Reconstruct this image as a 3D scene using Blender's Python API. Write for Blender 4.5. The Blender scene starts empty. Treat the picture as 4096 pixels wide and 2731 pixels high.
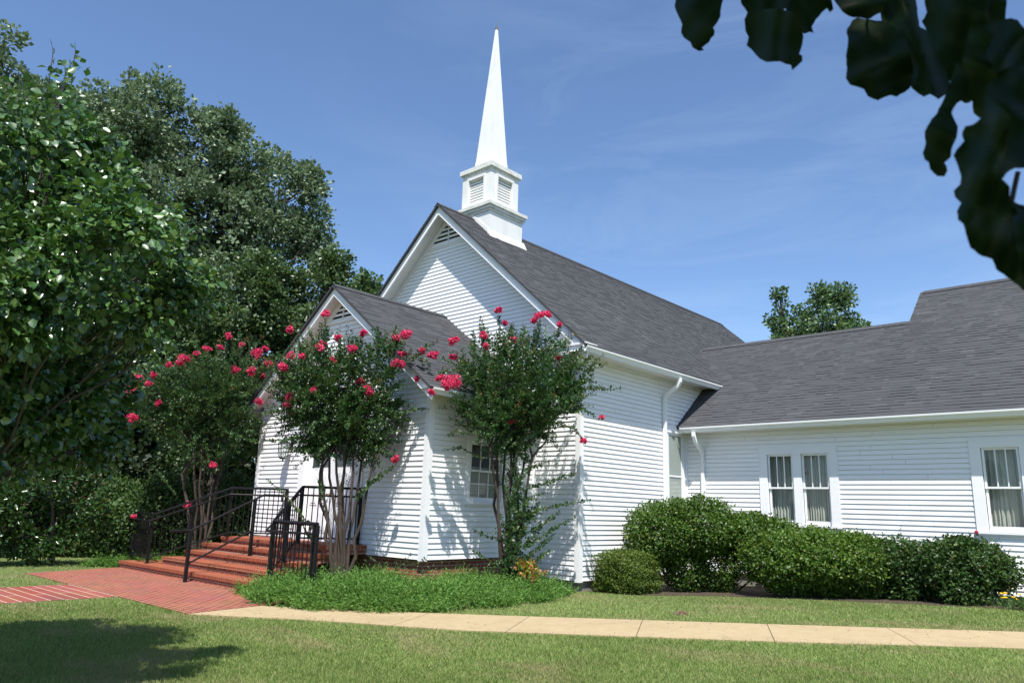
import bpy, math, random
import numpy as np
from mathutils import Vector

RNG = np.random.default_rng(11)
random.seed(5)
S = bpy.context.scene
COL = S.collection

# ------------------------------------------------------------------ camera
CAM = np.array([9.983, -13.147, 1.62])
YAW, PITCH, ROLL = [math.radians(a) for a in (-42.6194, 12.7648, -1.7505)]
FPX = 2985.74 * 2352 / 4096            # focal length in pixels of a 2352 px wide picture
_fw = np.array([math.sin(YAW) * math.cos(PITCH), math.cos(YAW) * math.cos(PITCH), math.sin(PITCH)])
_r0 = np.cross(_fw, [0, 0, 1.0]); _r0 /= np.linalg.norm(_r0)
_d0 = np.cross(_fw, _r0)
_rt = _r0 * math.cos(ROLL) + _d0 * math.sin(ROLL)
_dn = np.cross(_fw, _rt)

cam_data = bpy.data.cameras.new('camera')
cam = bpy.data.objects.new('camera', cam_data)
COL.objects.link(cam)
from mathutils import Matrix
cam.matrix_world = Matrix(((_rt[0], -_dn[0], -_fw[0], CAM[0]), (_rt[1], -_dn[1], -_fw[1], CAM[1]),
                           (_rt[2], -_dn[2], -_fw[2], CAM[2]), (0, 0, 0, 1)))
cam_data.sensor_width = 36.0
cam_data.lens = 36.0 * FPX / 2352
cam_data.clip_start = 0.05
cam_data.clip_end = 3000
cam_data.dof.use_dof = True
cam_data.dof.focus_distance = 16.0
cam_data.dof.aperture_fstop = 14
S.camera = cam

# ------------------------------------------------------------------ light
SUN_EL, SUN_AZ = math.radians(60.5), math.radians(135)     # azimuth clockwise from +Y
SUNV = Vector((math.sin(SUN_AZ) * math.cos(SUN_EL), math.cos(SUN_AZ) * math.cos(SUN_EL), math.sin(SUN_EL)))
sl = bpy.data.lights.new('sun', 'SUN')
sl.energy = 5.0
sl.angle = math.radians(0.53)
sl.color = (1.0, 0.965, 0.91)
so = bpy.data.objects.new('sun', sl)
COL.objects.link(so)
so.rotation_euler = (-SUNV).to_track_quat('-Z', 'Y').to_euler()
so.location = SUNV * 60

W = bpy.data.worlds.new('World')
S.world = W
W.use_nodes = True
nt = W.node_tree
for n in list(nt.nodes): nt.nodes.remove(n)
out = nt.nodes.new('ShaderNodeOutputWorld')
bg = nt.nodes.new('ShaderNodeBackground')
sky = nt.nodes.new('ShaderNodeTexSky')
sky.sky_type = 'NISHITA'
sky.sun_disc = False
sky.sun_elevation = SUN_EL
sky.sun_rotation = SUN_AZ
sky.altitude = 100
sky.air_density = 1.0
sky.dust_density = 0.6
sky.ozone_density = 5.5
bg.inputs['Strength'].default_value = 0.115
# thin cirrus mixed into the sky
geo = nt.nodes.new('ShaderNodeTexCoord')
mp = nt.nodes.new('ShaderNodeMapping')
mp.inputs['Rotation'].default_value = (0.2, 0.1, math.radians(25))
mp.inputs['Scale'].default_value = (1.6, 3.2, 9.0)
nz = nt.nodes.new('ShaderNodeTexNoise')
nz.inputs['Scale'].default_value = 1.5
nz.inputs['Detail'].default_value = 7
nz.inputs['Roughness'].default_value = 0.62
nz.inputs['Distortion'].default_value = 0.6
rm = nt.nodes.new('ShaderNodeMapRange')
rm.inputs['From Min'].default_value = 0.44
rm.inputs['From Max'].default_value = 0.85
rm.inputs['To Max'].default_value = 0.13
mx = nt.nodes.new('ShaderNodeMix'); mx.data_type = 'RGBA'
mx.inputs['B'].default_value = (6.2, 7.4, 8.6, 1)
nt.links.new(geo.outputs['Generated'], mp.inputs['Vector'])
nt.links.new(mp.outputs['Vector'], nz.inputs['Vector'])
nt.links.new(nz.outputs['Fac'], rm.inputs['Value'])
dt = nt.nodes.new('ShaderNodeVectorMath'); dt.operation = 'DOT_PRODUCT'      # the cirrus lies over one quarter of the sky
dt.inputs[1].default_value = (-0.36, 0.84, 0.40)
nt.links.new(geo.outputs['Generated'], dt.inputs[0])
rq = nt.nodes.new('ShaderNodeMapRange'); rq.interpolation_type = 'SMOOTHSTEP'
rq.inputs['From Min'].default_value = 0.80; rq.inputs['From Max'].default_value = 1.0
nt.links.new(dt.outputs['Value'], rq.inputs['Value'])
ml = nt.nodes.new('ShaderNodeMath'); ml.operation = 'MULTIPLY'
nt.links.new(rm.outputs['Result'], ml.inputs[0]); nt.links.new(rq.outputs['Result'], ml.inputs[1])
nt.links.new(ml.outputs[0], mx.inputs['Factor'])
tn = nt.nodes.new('ShaderNodeMix'); tn.data_type = 'RGBA'; tn.blend_type = 'MULTIPLY'; tn.inputs['Factor'].default_value = 1.0
tn.inputs['B'].default_value = (1.07, 1.08, 1.10, 1)
nt.links.new(sky.outputs['Color'], tn.inputs['A']); nt.links.new(tn.outputs['Result'], mx.inputs['A'])
nt.links.new(mx.outputs['Result'], bg.inputs['Color'])
nt.links.new(bg.outputs['Background'], out.inputs['Surface'])

S.view_settings.view_transform = 'Standard'
S.view_settings.look = 'None'
S.view_settings.gamma = 1.0
S.view_settings.exposure = 0.60

# ------------------------------------------------------------------ measuring helpers (photo pixel -> place)
def ray(u, v):
    d = _rt * ((u - 1176) / FPX) + _dn * ((v - 784.1) / FPX) + _fw
    return d
def ground(x):
    return 0.025 * min(max(x, 0.0), 60.0)
def gp(u, v):                                  # where the ray meets the ground
    d = ray(u, v)
    t = -CAM[2] / d[2]
    p = CAM + t * d
    if p[0] > 0:
        t = (0.025 * CAM[0] - CAM[2]) / (d[2] - 0.025 * d[0]); p = CAM + t * d
    return p
def at(u, v, dist):                            # on the ray at a horizontal distance
    d = ray(u, v)
    return CAM + d * (dist / math.hypot(d[0], d[1]))
def onY(u, v, y):
    d = ray(u, v); return CAM + d * ((y - CAM[1]) / d[1])
def onX(u, v, x):
    d = ray(u, v); return CAM + d * ((x - CAM[0]) / d[0])

# ------------------------------------------------------------------ mesh helpers
class MB:
    def __init__(s): s.v = []; s.f = []; s.m = []
    def quad(s, *p, m=0):
        i = len(s.v); s.v += [tuple(float(c) for c in q) for q in p]; s.f.append(tuple(range(i, i + len(p)))); s.m.append(m)
    def box(s, x0, x1, y0, y1, z0, z1, m=0):
        P = lambda a, b, c: (a, b, c)
        s.quad(P(x0, y0, z0), P(x0, y1, z0), P(x1, y1, z0), P(x1, y0, z0), m=m)
        s.quad(P(x0, y0, z1), P(x1, y0, z1), P(x1, y1, z1), P(x0, y1, z1), m=m)
        s.quad(P(x0, y0, z0), P(x1, y0, z0), P(x1, y0, z1), P(x0, y0, z1), m=m)
        s.quad(P(x1, y1, z0), P(x0, y1, z0), P(x0, y1, z1), P(x1, y1, z1), m=m)
        s.quad(P(x0, y1, z0), P(x0, y0, z0), P(x0, y0, z1), P(x0, y1, z1), m=m)
        s.quad(P(x1, y0, z0), P(x1, y1, z0), P(x1, y1, z1), P(x1, y0, z1), m=m)
    def prism(s, poly, off, m=0, caps=True):   # polygon swept along a vector
        off = np.array(off, float); A = [np.array(p, float) for p in poly]; B = [a + off for a in A]; n = len(A)
        if caps:
            s.quad(*A[::-1], m=m); s.quad(*B, m=m)
        for i in range(n):
            j = (i + 1) % n
            s.quad(A[i], A[j], B[j], B[i], m=m)
    def tube(s, pts, rad, sides=8, cap=True, m=0, square=False):
        pts = [Vector(p) for p in pts]
        if not hasattr(rad, '__len__'): rad = [rad] * len(pts)
        if square: sides = 4
        rings = []; up = Vector((0, 0, 1)); prev = None
        for i, p in enumerate(pts):
            t = (pts[min(i + 1, len(pts) - 1)] - pts[max(i - 1, 0)]).normalized()
            if prev is None:
                a = t.cross(up)
                if a.length < 1e-3: a = t.cross(Vector((0, 1, 0)))
            else:
                a = prev - t * prev.dot(t)
            a.normalize(); prev = a; b = t.cross(a)
            ph = math.pi / 4 if square else 0
            base = len(s.v)
            for k in range(sides):
                an = 2 * math.pi * k / sides + ph
                q = p + (a * math.cos(an) + b * math.sin(an)) * rad[i] * (1.414 if square else 1)
                s.v.append((q.x, q.y, q.z))
            rings.append(base)
        for i in range(len(rings) - 1):
            for k in range(sides):
                k2 = (k + 1) % sides
                s.f.append((rings[i] + k, rings[i] + k2, rings[i + 1] + k2, rings[i + 1] + k)); s.m.append(m)
        if cap:
            s.f.append(tuple(rings[0] + k for k in range(sides))[::-1]); s.m.append(m)
            s.f.append(tuple(rings[-1] + k for k in range(sides))); s.m.append(m)
    def build(s, name, mats, parent=None, smooth=False):
        me = bpy.data.meshes.new(name)
        me.from_pydata(s.v, [], s.f)
        if not isinstance(mats, (list, tuple)): mats = [mats]
        for mm in mats: me.materials.append(mm)
        me.polygons.foreach_set('material_index', s.m)
        if smooth: me.polygons.foreach_set('use_smooth', [True] * len(s.f))
        uvl = me.uv_layers.new(name='metres')          # metres along and up each face
        uv = np.zeros((len(me.loops), 2), np.float32)
        V = np.array(s.v)
        for poly in me.polygons:
            n = np.array(poly.normal)
            if abs(n[2]) > 0.99: h = np.array([1.0, 0, 0]); w = np.array([0, 1.0, 0])
            else:
                h = np.cross([0, 0, 1.0], n); h /= np.linalg.norm(h); w = np.cross(n, h)
            for li, vi in zip(poly.loop_indices, poly.vertices):
                uv[li] = (V[vi] @ h, V[vi] @ w)
        uvl.data.foreach_set('uv', uv.ravel())
        me.update()
        o = bpy.data.objects.new(name, me)
        COL.objects.link(o)
        if parent is not None: o.parent = parent; o.matrix_parent_inverse = parent.matrix_world.inverted() if parent.type != 'EMPTY' else Matrix.Translation(-Vector(parent.location))
        return o

def big_mesh(name, V, F, mats, parent=None, midx=None):   # fast path for foliage, all faces the same size
    me = bpy.data.meshes.new(name)
    V = np.asarray(V, np.float32); F = np.asarray(F, np.int32); k = F.shape[1]
    me.vertices.add(len(V)); me.vertices.foreach_set('co', V.ravel())
    me.loops.add(F.size); me.loops.foreach_set('vertex_index', F.ravel())
    me.polygons.add(len(F)); me.polygons.foreach_set('loop_start', np.arange(0, F.size, k, dtype=np.int32))
    if not isinstance(mats, (list, tuple)): mats = [mats]
    for mm in mats: me.materials.append(mm)
    if midx is not None: me.polygons.foreach_set('material_index', np.asarray(midx, np.int32))
    me.update(calc_edges=True); me.validate()
    o = bpy.data.objects.new(name, me); COL.objects.link(o)
    if parent is not None: o.parent = parent; o.matrix_parent_inverse = Matrix.Translation(-Vector(parent.location))
    return o

def empty(name, loc, label, cat, group=None):
    o = bpy.data.objects.new(name, None); COL.objects.link(o); o.location = loc
    o.empty_display_size = 0.2
    o['label'] = label; o['category'] = cat
    if group: o['group'] = group
    return o
def tag(o, label, cat, group=None, kind=None):
    o['label'] = label; o['category'] = cat
    if group: o['group'] = group
    if kind: o['kind'] = kind
    return o
def kind(o, k): o['kind'] = k; return o

def in_poly(P, poly):
    x, y = P[:, 0], P[:, 1]; c = np.zeros(len(P), bool); n_ = len(poly)
    for i in range(n_):
        x0, y0 = poly[i]; x1, y1 = poly[(i + 1) % n_]
        c ^= ((y0 > y) != (y1 > y)) & (x < (x1 - x0) * (y - y0) / (y1 - y0 + 1e-12) + x0)
    return c
def unit(a): return a / np.maximum(np.linalg.norm(a, axis=-1, keepdims=True), 1e-9)

# ------------------------------------------------------------------ materials
def material(name):
    m = bpy.data.materials.new(name); m.use_nodes = True
    t = m.node_tree
    b = t.nodes['Principled BSDF']
    return m, t, b
def ramp(t, stops):
    r = t.nodes.new('ShaderNodeValToRGB')
    e = r.color_ramp.elements
    while len(e) < len(stops): e.new(0.5)
    for el, (p, c) in zip(e, stops): el.position = p; el.color = (*c, 1)
    return r
def noise(t, scale, detail=4, rough=0.55, coord='Object', dist=0.0, sc=None):
    tc = t.nodes.new('ShaderNodeTexCoord')
    n = t.nodes.new('ShaderNodeTexNoise')
    n.inputs['Scale'].default_value = scale; n.inputs['Detail'].default_value = detail
    n.inputs['Roughness'].default_value = rough; n.inputs['Distortion'].default_value = dist
    if sc:
        mpn = t.nodes.new('ShaderNodeMapping'); mpn.inputs['Scale'].default_value = sc
        t.links.new(tc.outputs[coord], mpn.inputs['Vector']); t.links.new(mpn.outputs['Vector'], n.inputs['Vector'])
    else: t.links.new(tc.outputs[coord], n.inputs['Vector'])
    return n
def mixrgb(t, fac, a, b, mode='MIX'):
    m = t.nodes.new('ShaderNodeMix'); m.data_type = 'RGBA'; m.blend_type = mode
    for sock, val in (('Factor', fac), ('A', a), ('B', b)):
        if hasattr(val, 'links'): t.links.new(val, m.inputs[sock])
        elif sock == 'Factor': m.inputs[sock].default_value = val
        else: m.inputs[sock].default_value = (*val, 1)
    return m.outputs['Result']
def bump(t, b, h, strength=0.3, dist=0.01):
    n = t.nodes.new('ShaderNodeBump'); n.inputs['Strength'].default_value = strength; n.inputs['Distance'].default_value = dist
    t.links.new(h, n.inputs['Height']); t.links.new(n.outputs['Normal'], b.inputs['Normal'])

def plain(name, col, rough=0.6, var=0.08, scale=3.0, metal=0.0, spec=0.5, bumpy=0.0):
    m, t, b = material(name)
    n = noise(t, scale, 5)
    c = mixrgb(t, n.outputs['Fac'], tuple(x * (1 - var) for x in col), tuple(min(1, x * (1 + var)) for x in col))
    t.links.new(c, b.inputs['Base Color'])
    b.inputs['Roughness'].default_value = rough; b.inputs['Metallic'].default_value = metal
    b.inputs['Specular IOR Level'].default_value = spec
    if bumpy: bump(t, b, n.outputs['Fac'], bumpy)
    return m

def white_paint(name, col=(0.76, 0.765, 0.76), dirt=0.25, streak=(1.2, 1.2, 6), lo=0.50, hi=0.80):
    m, t, b = material(name)
    n = noise(t, 1.0, 6, 0.62, sc=streak)
    f = noise(t, 28, 3)
    r = ramp(t, [(lo, (0, 0, 0)), (hi, (1, 1, 1))])
    t.links.new(n.outputs['Fac'], r.inputs['Fac'])
    sc = t.nodes.new('ShaderNodeMath'); sc.operation = 'MULTIPLY'; sc.inputs[1].default_value = dirt
    t.links.new(r.outputs['Color'], sc.inputs[0])
    c = mixrgb(t, sc.outputs[0], col, (0.42, 0.42, 0.34))
    c = mixrgb(t, 0.06, c, f.outputs['Color'], 'OVERLAY')
    t.links.new(c, b.inputs['Base Color'])
    b.inputs['Roughness'].default_value = 0.5; b.inputs['Specular IOR Level'].default_value = 0.35
    return m

def brick(name, bw, bh, mortar_w, c1, c2, mortar, offset=0.5, bumpd=0.01, mvar=0.35):
    m, t, b = material(name)
    tc = t.nodes.new('ShaderNodeTexCoord')
    k = t.nodes.new('ShaderNodeTexBrick')
    k.offset = offset
    k.inputs['Scale'].default_value = 1.0
    k.inputs['Brick Width'].default_value = bw; k.inputs['Row Height'].default_value = bh
    k.inputs['Mortar Size'].default_value = mortar_w; k.inputs['Mortar Smooth'].default_value = 0.25
    k.inputs['Bias'].default_value = 0.0
    k.inputs['Color1'].default_value = (*c1, 1); k.inputs['Color2'].default_value = (*c2, 1)
    k.inputs['Mortar'].default_value = (*mortar, 1)
    wob = noise(t, 7, 3, coord='UV')
    off = t.nodes.new('ShaderNodeVectorMath'); off.operation = 'MULTIPLY_ADD'
    off.inputs[1].default_value = (0.012, 0.008, 0); 
    t.links.new(wob.outputs['Color'], off.inputs[0]); t.links.new(tc.outputs['UV'], off.inputs[2])
    t.links.new(off.outputs['Vector'], k.inputs['Vector'])
    n1 = noise(t, 1.3, 5, 0.65, coord='UV'); n2 = noise(t, 60, 3, 0.6, coord='UV')
    c = mixrgb(t, mvar, k.outputs['Color'], n1.outputs['Color'], 'SOFT_LIGHT')
    c = mixrgb(t, 0.25, c, n2.outputs['Fac'], 'OVERLAY')
    t.links.new(c, b.inputs['Base Color'])
    b.inputs['Roughness'].default_value = 0.85; b.inputs['Specular IOR Level'].default_value = 0.25
    inv = t.nodes.new('ShaderNodeMath'); inv.operation = 'SUBTRACT'; inv.inputs[0].default_value = 1
    t.links.new(k.outputs['Fac'], inv.inputs[1])
    ad = t.nodes.new('ShaderNodeMath'); ad.operation = 'MULTIPLY_ADD'; ad.inputs[1].default_value = 0.3
    t.links.new(n2.outputs['Fac'], ad.inputs[0]); t.links.new(inv.outputs[0], ad.inputs[2])
    bump(t, b, ad.outputs[0], 0.6, bumpd)
    return m

def shingles(name):
    m, t, b = material(name)
    g = t.nodes.new('ShaderNodeNewGeometry')
    r = ramp(t, [(0.0, (0.063, 0.065, 0.069)), (0.6, (0.067, 0.069, 0.073)), (0.95, (0.074, 0.075, 0.079)), (1.0, (0.085, 0.086, 0.089))])
    t.links.new(g.outputs['Random Per Island'], r.inputs['Fac'])
    big = noise(t, 0.30, 4, 0.6); fine = noise(t, 130, 2, 0.7)
    c = mixrgb(t, 0.22, r.outputs['Color'], big.outputs['Fac'], 'SOFT_LIGHT')
    c = mixrgb(t, 0.45, c, fine.outputs['Fac'], 'OVERLAY')
    t.links.new(c, b.inputs['Base Color'])
    b.inputs['Roughness'].default_value = 0.95; b.inputs['Specular IOR Level'].default_value = 0.12
    bump(t, b, fine.outputs['Fac'], 0.3, 0.004)
    return m
def lay_shingles(mb, O, along, upslope, nrm, s_range, length, lift=0.004):
    """courses of tabs: every tab is a thin wedge, its butt 5 to 17 mm high; s_range(t) gives where a course starts and ends"""
    O, along, upslope, nrm = [np.array(q, float) for q in (O, along, upslope, nrm)]
    k = 0; t0 = 0.0
    while t0 < length - 0.02:
        t1 = min(t0 + 0.127, length); sa, sb = s_range(t0 + 0.01); sc, sd = s_range(min(t1, length - 0.005)); sa, sb = max(sa, sc), min(sb, sd)
        x = sa; j0 = RNG.normal(0, 0.003)
        if k == 0: j0 = -0.02
        while x < sb - 1e-6:
            w = RNG.choice([0.10, 0.15, 0.21, 0.28, 0.36]); x2 = min(x + w, sb)
            if sb - x2 < 0.06: x2 = sb
            hgt = RNG.choice([0.006, 0.008, 0.012, 0.015])
            P = lambda a, tt, h: O + along * a + upslope * tt + nrm * (lift + h)
            mb.quad(P(x, t0 + j0, hgt), P(x2, t0 + j0, hgt), P(x2, t1 + 0.01, 0.001), P(x, t1 + 0.01, 0.001))
            mb.quad(P(x, t0 + j0, -0.003), P(x2, t0 + j0, -0.003), P(x2, t0 + j0, hgt), P(x, t0 + j0, hgt))
            x = x2
        t0 = t1; k += 1

def leaf_mat(name, stops, rough=0.42, spec=0.5, trans=0.3, dry=None):
    m, t, b = material(name)
    g = t.nodes.new('ShaderNodeNewGeometry')
    r = ramp(t, stops)
    t.links.new(g.outputs['Random Per Island'], r.inputs['Fac'])
    n = noise(t, 0.9, 2)
    c = mixrgb(t, 0.35, r.outputs['Color'], n.outputs['Fac'], 'SOFT_LIGHT')
    if dry: c = dry_patches(t, c, dry)
    t.links.new(c, b.inputs['Base Color'])
    b.inputs['Roughness'].default_value = rough; b.inputs['Specular IOR Level'].default_value = spec
    tr = t.nodes.new('ShaderNodeBsdfTranslucent')
    hs = t.nodes.new('ShaderNodeHueSaturation'); hs.inputs['Hue'].default_value = 0.485; hs.inputs['Saturation'].default_value = 1.15; hs.inputs['Value'].default_value = 1.6
    t.links.new(c, hs.inputs['Color']); t.links.new(hs.outputs['Color'], tr.inputs['Color'])
    ms = t.nodes.new('ShaderNodeMixShader'); ms.inputs['Fac'].default_value = trans
    t.links.new(b.outputs['BSDF'], ms.inputs[1]); t.links.new(tr.outputs['BSDF'], ms.inputs[2])
    t.links.new(ms.outputs['Shader'], t.nodes['Material Output'].inputs['Surface'])
    return m

def glass_mat(name, tint=(0.86, 0.90, 0.88)):
    m, t, b = material(name)
    t.nodes.remove(b)
    tr = t.nodes.new('ShaderNodeBsdfTransparent'); tr.inputs['Color'].default_value = (*tint, 1)
    gl = t.nodes.new('ShaderNodeBsdfGlossy'); gl.inputs['Roughness'].default_value = 0.02
    lw = t.nodes.new('ShaderNodeLayerWeight'); lw.inputs['Blend'].default_value = 0.5
    pw = t.nodes.new('ShaderNodeMath'); pw.operation = 'POWER'; pw.inputs[1].default_value = 4.0; t.links.new(lw.outputs['Facing'], pw.inputs[0])
    fr = t.nodes.new('ShaderNodeMath'); fr.operation = 'MULTIPLY_ADD'; fr.inputs[1].default_value = 0.8; fr.inputs[2].default_value = 0.06; t.links.new(pw.outputs[0], fr.inputs[0])
    ms = t.nodes.new('ShaderNodeMixShader')
    t.links.new(fr.outputs[0], ms.inputs['Fac']); t.links.new(tr.outputs['BSDF'], ms.inputs[1]); t.links.new(gl.outputs['BSDF'], ms.inputs[2])
    t.links.new(ms.outputs['Shader'], t.nodes['Material Output'].inputs['Surface'])
    return m

M = {}
M['siding'] = white_paint('siding_paint', (0.82, 0.82, 0.815), dirt=0.12)
M['joint'] = plain('open_board_joint', (0.22, 0.22, 0.20), 0.9)
M['trim'] = white_paint('trim_paint', (0.80, 0.80, 0.80), dirt=0.12)
M['soffit'] = white_paint('soffit_paint', (0.72, 0.70, 0.67), dirt=0.2)
M['metalwhite'] = white_paint('gutter_enamel', (0.80, 0.81, 0.80), dirt=0.10)
M['steeple'] = white_paint('steeple_fibreglass', (0.72, 0.72, 0.695), dirt=0.35, streak=(2.5, 2.5, 0.9))
M['steeple_ledge'] = white_paint('steeple_ledge_weathered', (0.66, 0.66, 0.62), dirt=0.75, streak=(5, 5, 9), lo=0.44, hi=0.70)
M['shingle'] = shingles('asphalt_shingles')
M['brick'] = brick('red_brick', 0.203, 0.075, 0.009, (0.20, 0.055, 0.03), (0.29, 0.085, 0.045), (0.36, 0.28, 0.22))
M['rowlock'] = brick('rowlock_brick', 0.075, 0.30, 0.006, (0.21, 0.046, 0.019), (0.285, 0.064, 0.027), (0.38, 0.24, 0.16), offset=0.0)
M['paver'] = brick('brick_paving', 0.21, 0.098, 0.009, (0.185, 0.046, 0.031), (0.26, 0.064, 0.042), (0.40, 0.26, 0.185), bumpd=0.006, mvar=0.5)
M['pathbrick'] = brick('brick_path_paving', 1.9, 0.20, 0.012, (0.205, 0.058, 0.043), (0.275, 0.080, 0.058), (0.47, 0.36, 0.27), bumpd=0.006, mvar=0.5)
M['concrete'] = plain('foundation_concrete', (0.20, 0.19, 0.17), 0.9, 0.3, 4, bumpy=0.3)
M['black'] = plain('black_painted_metal', (0.008, 0.008, 0.009), 0.5, 0.2, 12, spec=0.25)
M['glass'] = glass_mat('window_glass')
M['dark'] = plain('dark_room', (0.015, 0.016, 0.016), 0.9)
M['curtain'] = plain('curtain_cloth', (0.52, 0.52, 0.47), 0.9, 0.10, 5)
M['bark_grey'] = plain('grey_bark', (0.07, 0.057, 0.045), 0.95, 0.4, 8, bumpy=0.7)
M['bark_crape'] = plain('smooth_tan_bark', (0.050, 0.036, 0.026), 0.85, 0.6, 9, bumpy=0.3)
M['copper'] = plain('copper_finial', (0.22, 0.13, 0.05), 0.5, 0.2, 6, metal=0.6)
M['rust'] = plain('rusty_lightning_bracket', (0.25, 0.15, 0.05), 0.8)

# frosted pale green panes of the nave window
m, t, b = material('frosted_pale_pane')
n = noise(t, 1.2, 4)
c = mixrgb(t, n.outputs['Fac'], (0.22, 0.26, 0.23), (0.36, 0.40, 0.36))
t.links.new(c, b.inputs['Base Color']); b.inputs['Roughness'].default_value = 0.07; b.inputs['Specular IOR Level'].default_value = 0.8
M['frost'] = m

m, t, b = material('sand_concrete')
n = noise(t, 1.1, 5, 0.6); n2 = noise(t, 90, 3, 0.7); n3 = noise(t, 7, 4)
c = mixrgb(t, n.outputs['Fac'], (0.345, 0.262, 0.142), (0.41, 0.318, 0.182))
c = mixrgb(t, 0.35, c, n2.outputs['Fac'], 'OVERLAY'); c = mixrgb(t, 0.3, c, n3.outputs['Fac'], 'SOFT_LIGHT'); n6 = noise(t, 0.7, 6, 0.7, dist=1.0); r6 = ramp(t, [(0.50, (0, 0, 0)), (0.72, (1, 1, 1))]); t.links.new(n6.outputs['Fac'], r6.inputs['Fac']); m6 = t.nodes.new('ShaderNodeMath'); m6.operation = 'MULTIPLY'; m6.inputs[1].default_value = 0.30; t.links.new(r6.outputs['Color'], m6.inputs[0]); c = mixrgb(t, m6.outputs[0], c, (0.20, 0.15, 0.085))
t.links.new(c, b.inputs['Base Color']); b.inputs['Roughness'].default_value = 0.9; bump(t, b, n2.outputs['Fac'], 0.25, 0.004)
M['walk'] = m

def dry_patches(t, c, dry):
    n3 = noise(t, 0.50, 5, 0.66, dist=0.6, sc=(0.8, 1.5, 0.0)); r = ramp(t, [(0.50, (0, 0, 0)), (0.68, (1, 1, 1))]); t.links.new(n3.outputs['Fac'], r.inputs['Fac'])
    n5 = noise(t, 0.16, 3, 0.5, sc=(1, 1, 0)); c = mixrgb(t, 0.55, c, n5.outputs['Fac'], 'SOFT_LIGHT')
    sc_ = t.nodes.new('ShaderNodeMath'); sc_.operation = 'MULTIPLY'; sc_.inputs[1].default_value = 0.5; t.links.new(r.outputs['Color'], sc_.inputs[0])
    return mixrgb(t, sc_.outputs[0], c, dry)
def lawn_mat(name, base_a, base_b, dry, dark):
    m, t, b = material(name)
    n = noise(t, 0.55, 5, 0.6); n2 = noise(t, 22, 4, 0.7); n4 = noise(t, 120, 2)
    c = mixrgb(t, n.outputs['Fac'], base_a, base_b)
    c = dry_patches(t, c, dry)
    r2 = ramp(t, [(0.35, (0, 0, 0)), (0.65, (1, 1, 1))]); t.links.new(n2.outputs['Fac'], r2.inputs['Fac'])
    c = mixrgb(t, r2.outputs['Color'], dark, c)
    c = mixrgb(t, 0.4, c, n4.outputs['Fac'], 'OVERLAY')
    t.links.new(c, b.inputs['Base Color']); b.inputs['Roughness'].default_value = 0.9; b.inputs['Specular IOR Level'].default_value = 0.15
    bump(t, b, n2.outputs['Fac'], 0.5, 0.03)
    return m
M['lawn'] = lawn_mat('mown_lawn', (0.13, 0.175, 0.055), (0.17, 0.205, 0.07), (0.33, 0.23, 0.14), (0.075, 0.095, 0.032))
M['soil'] = plain('dark_mulch', (0.055, 0.036, 0.022), 0.95, 0.5, 14, bumpy=0.8)

M['blade'] = leaf_mat('grass_blade', [(0.0, (0.096, 0.176, 0.036)), (0.4, (0.167, 0.250, 0.065)), (0.8, (0.259, 0.315, 0.105)), (1.0, (0.385, 0.371, 0.178))], 0.6, 0.12, 0.25, dry=(0.40, 0.30, 0.19))
M['pear'] = leaf_mat('pear_leaf', [(0.0, (0.028, 0.080, 0.019)), (0.6, (0.063, 0.143, 0.031)), (1.0, (0.126, 0.208, 0.055))], 0.29, 0.95, 0.14)
M['oak'] = leaf_mat('oak_leaf', [(0.0, (0.077, 0.130, 0.058)), (0.6, (0.127, 0.188, 0.096)), (1.0, (0.220, 0.280, 0.170))], 0.42, 0.5, 0.18)
M['gum'] = leaf_mat('sweetgum_leaf', [(0.0, (0.037, 0.078, 0.023)), (0.6, (0.060, 0.108, 0.034)), (1.0, (0.104, 0.149, 0.052))], 0.42, 0.5, 0.2)
M['far'] = leaf_mat('far_sweetgum_leaf', [(0.0, (0.055, 0.113, 0.039)), (0.6, (0.090, 0.157, 0.058)), (1.0, (0.156, 0.216, 0.088))], 0.42, 0.5, 0.2)
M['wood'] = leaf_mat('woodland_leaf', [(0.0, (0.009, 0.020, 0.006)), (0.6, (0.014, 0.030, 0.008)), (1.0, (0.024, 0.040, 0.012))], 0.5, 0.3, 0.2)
M['crape'] = leaf_mat('crape_leaf', [(0.0, (0.024, 0.066, 0.018)), (0.55, (0.040, 0.095, 0.025)), (0.92, (0.065, 0.124, 0.036)), (1.0, (0.137, 0.133, 0.040))], 0.40, 0.42, 0.2)
M['bronze'] = leaf_mat('crape_seed_head', [(0.0, (0.13, 0.14, 0.04)), (0.6, (0.22, 0.15, 0.05)), (1.0, (0.30, 0.11, 0.06))], 0.6, 0.2, 0.2)
M['pink'] = leaf_mat('crape_petal', [(0.0, (0.50, 0.035, 0.095)), (0.5, (0.64, 0.075, 0.15)), (1.0, (0.74, 0.16, 0.25))], 0.6, 0.1, 0.3)
M['shrub'] = leaf_mat('holly_leaf', [(0.0, (0.037, 0.088, 0.010)), (0.6, (0.072, 0.138, 0.019)), (0.97, (0.122, 0.187, 0.034)), (1.0, (0.243, 0.222, 0.025))], 0.42, 0.32, 0.25)
M['dome'] = leaf_mat('dome_holly_leaf', [(0.0, (0.032, 0.079, 0.009)), (0.6, (0.061, 0.124, 0.017)), (0.97, (0.104, 0.169, 0.031)), (1.0, (0.206, 0.201, 0.023))], 0.42, 0.32, 0.25)
M['box'] = leaf_mat('boxwood_leaf', [(0.0, (0.060, 0.106, 0.017)), (0.7, (0.093, 0.149, 0.025)), (1.0, (0.145, 0.178, 0.038))], 0.5, 0.2, 0.22)
M['hedge'] = leaf_mat('hedge_leaf', [(0.0, (0.022, 0.056, 0.013)), (0.6, (0.038, 0.083, 0.018)), (0.95, (0.075, 0.128, 0.030)), (1.0, (0.098, 0.068, 0.030))], 0.45, 0.25, 0.22)
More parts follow.
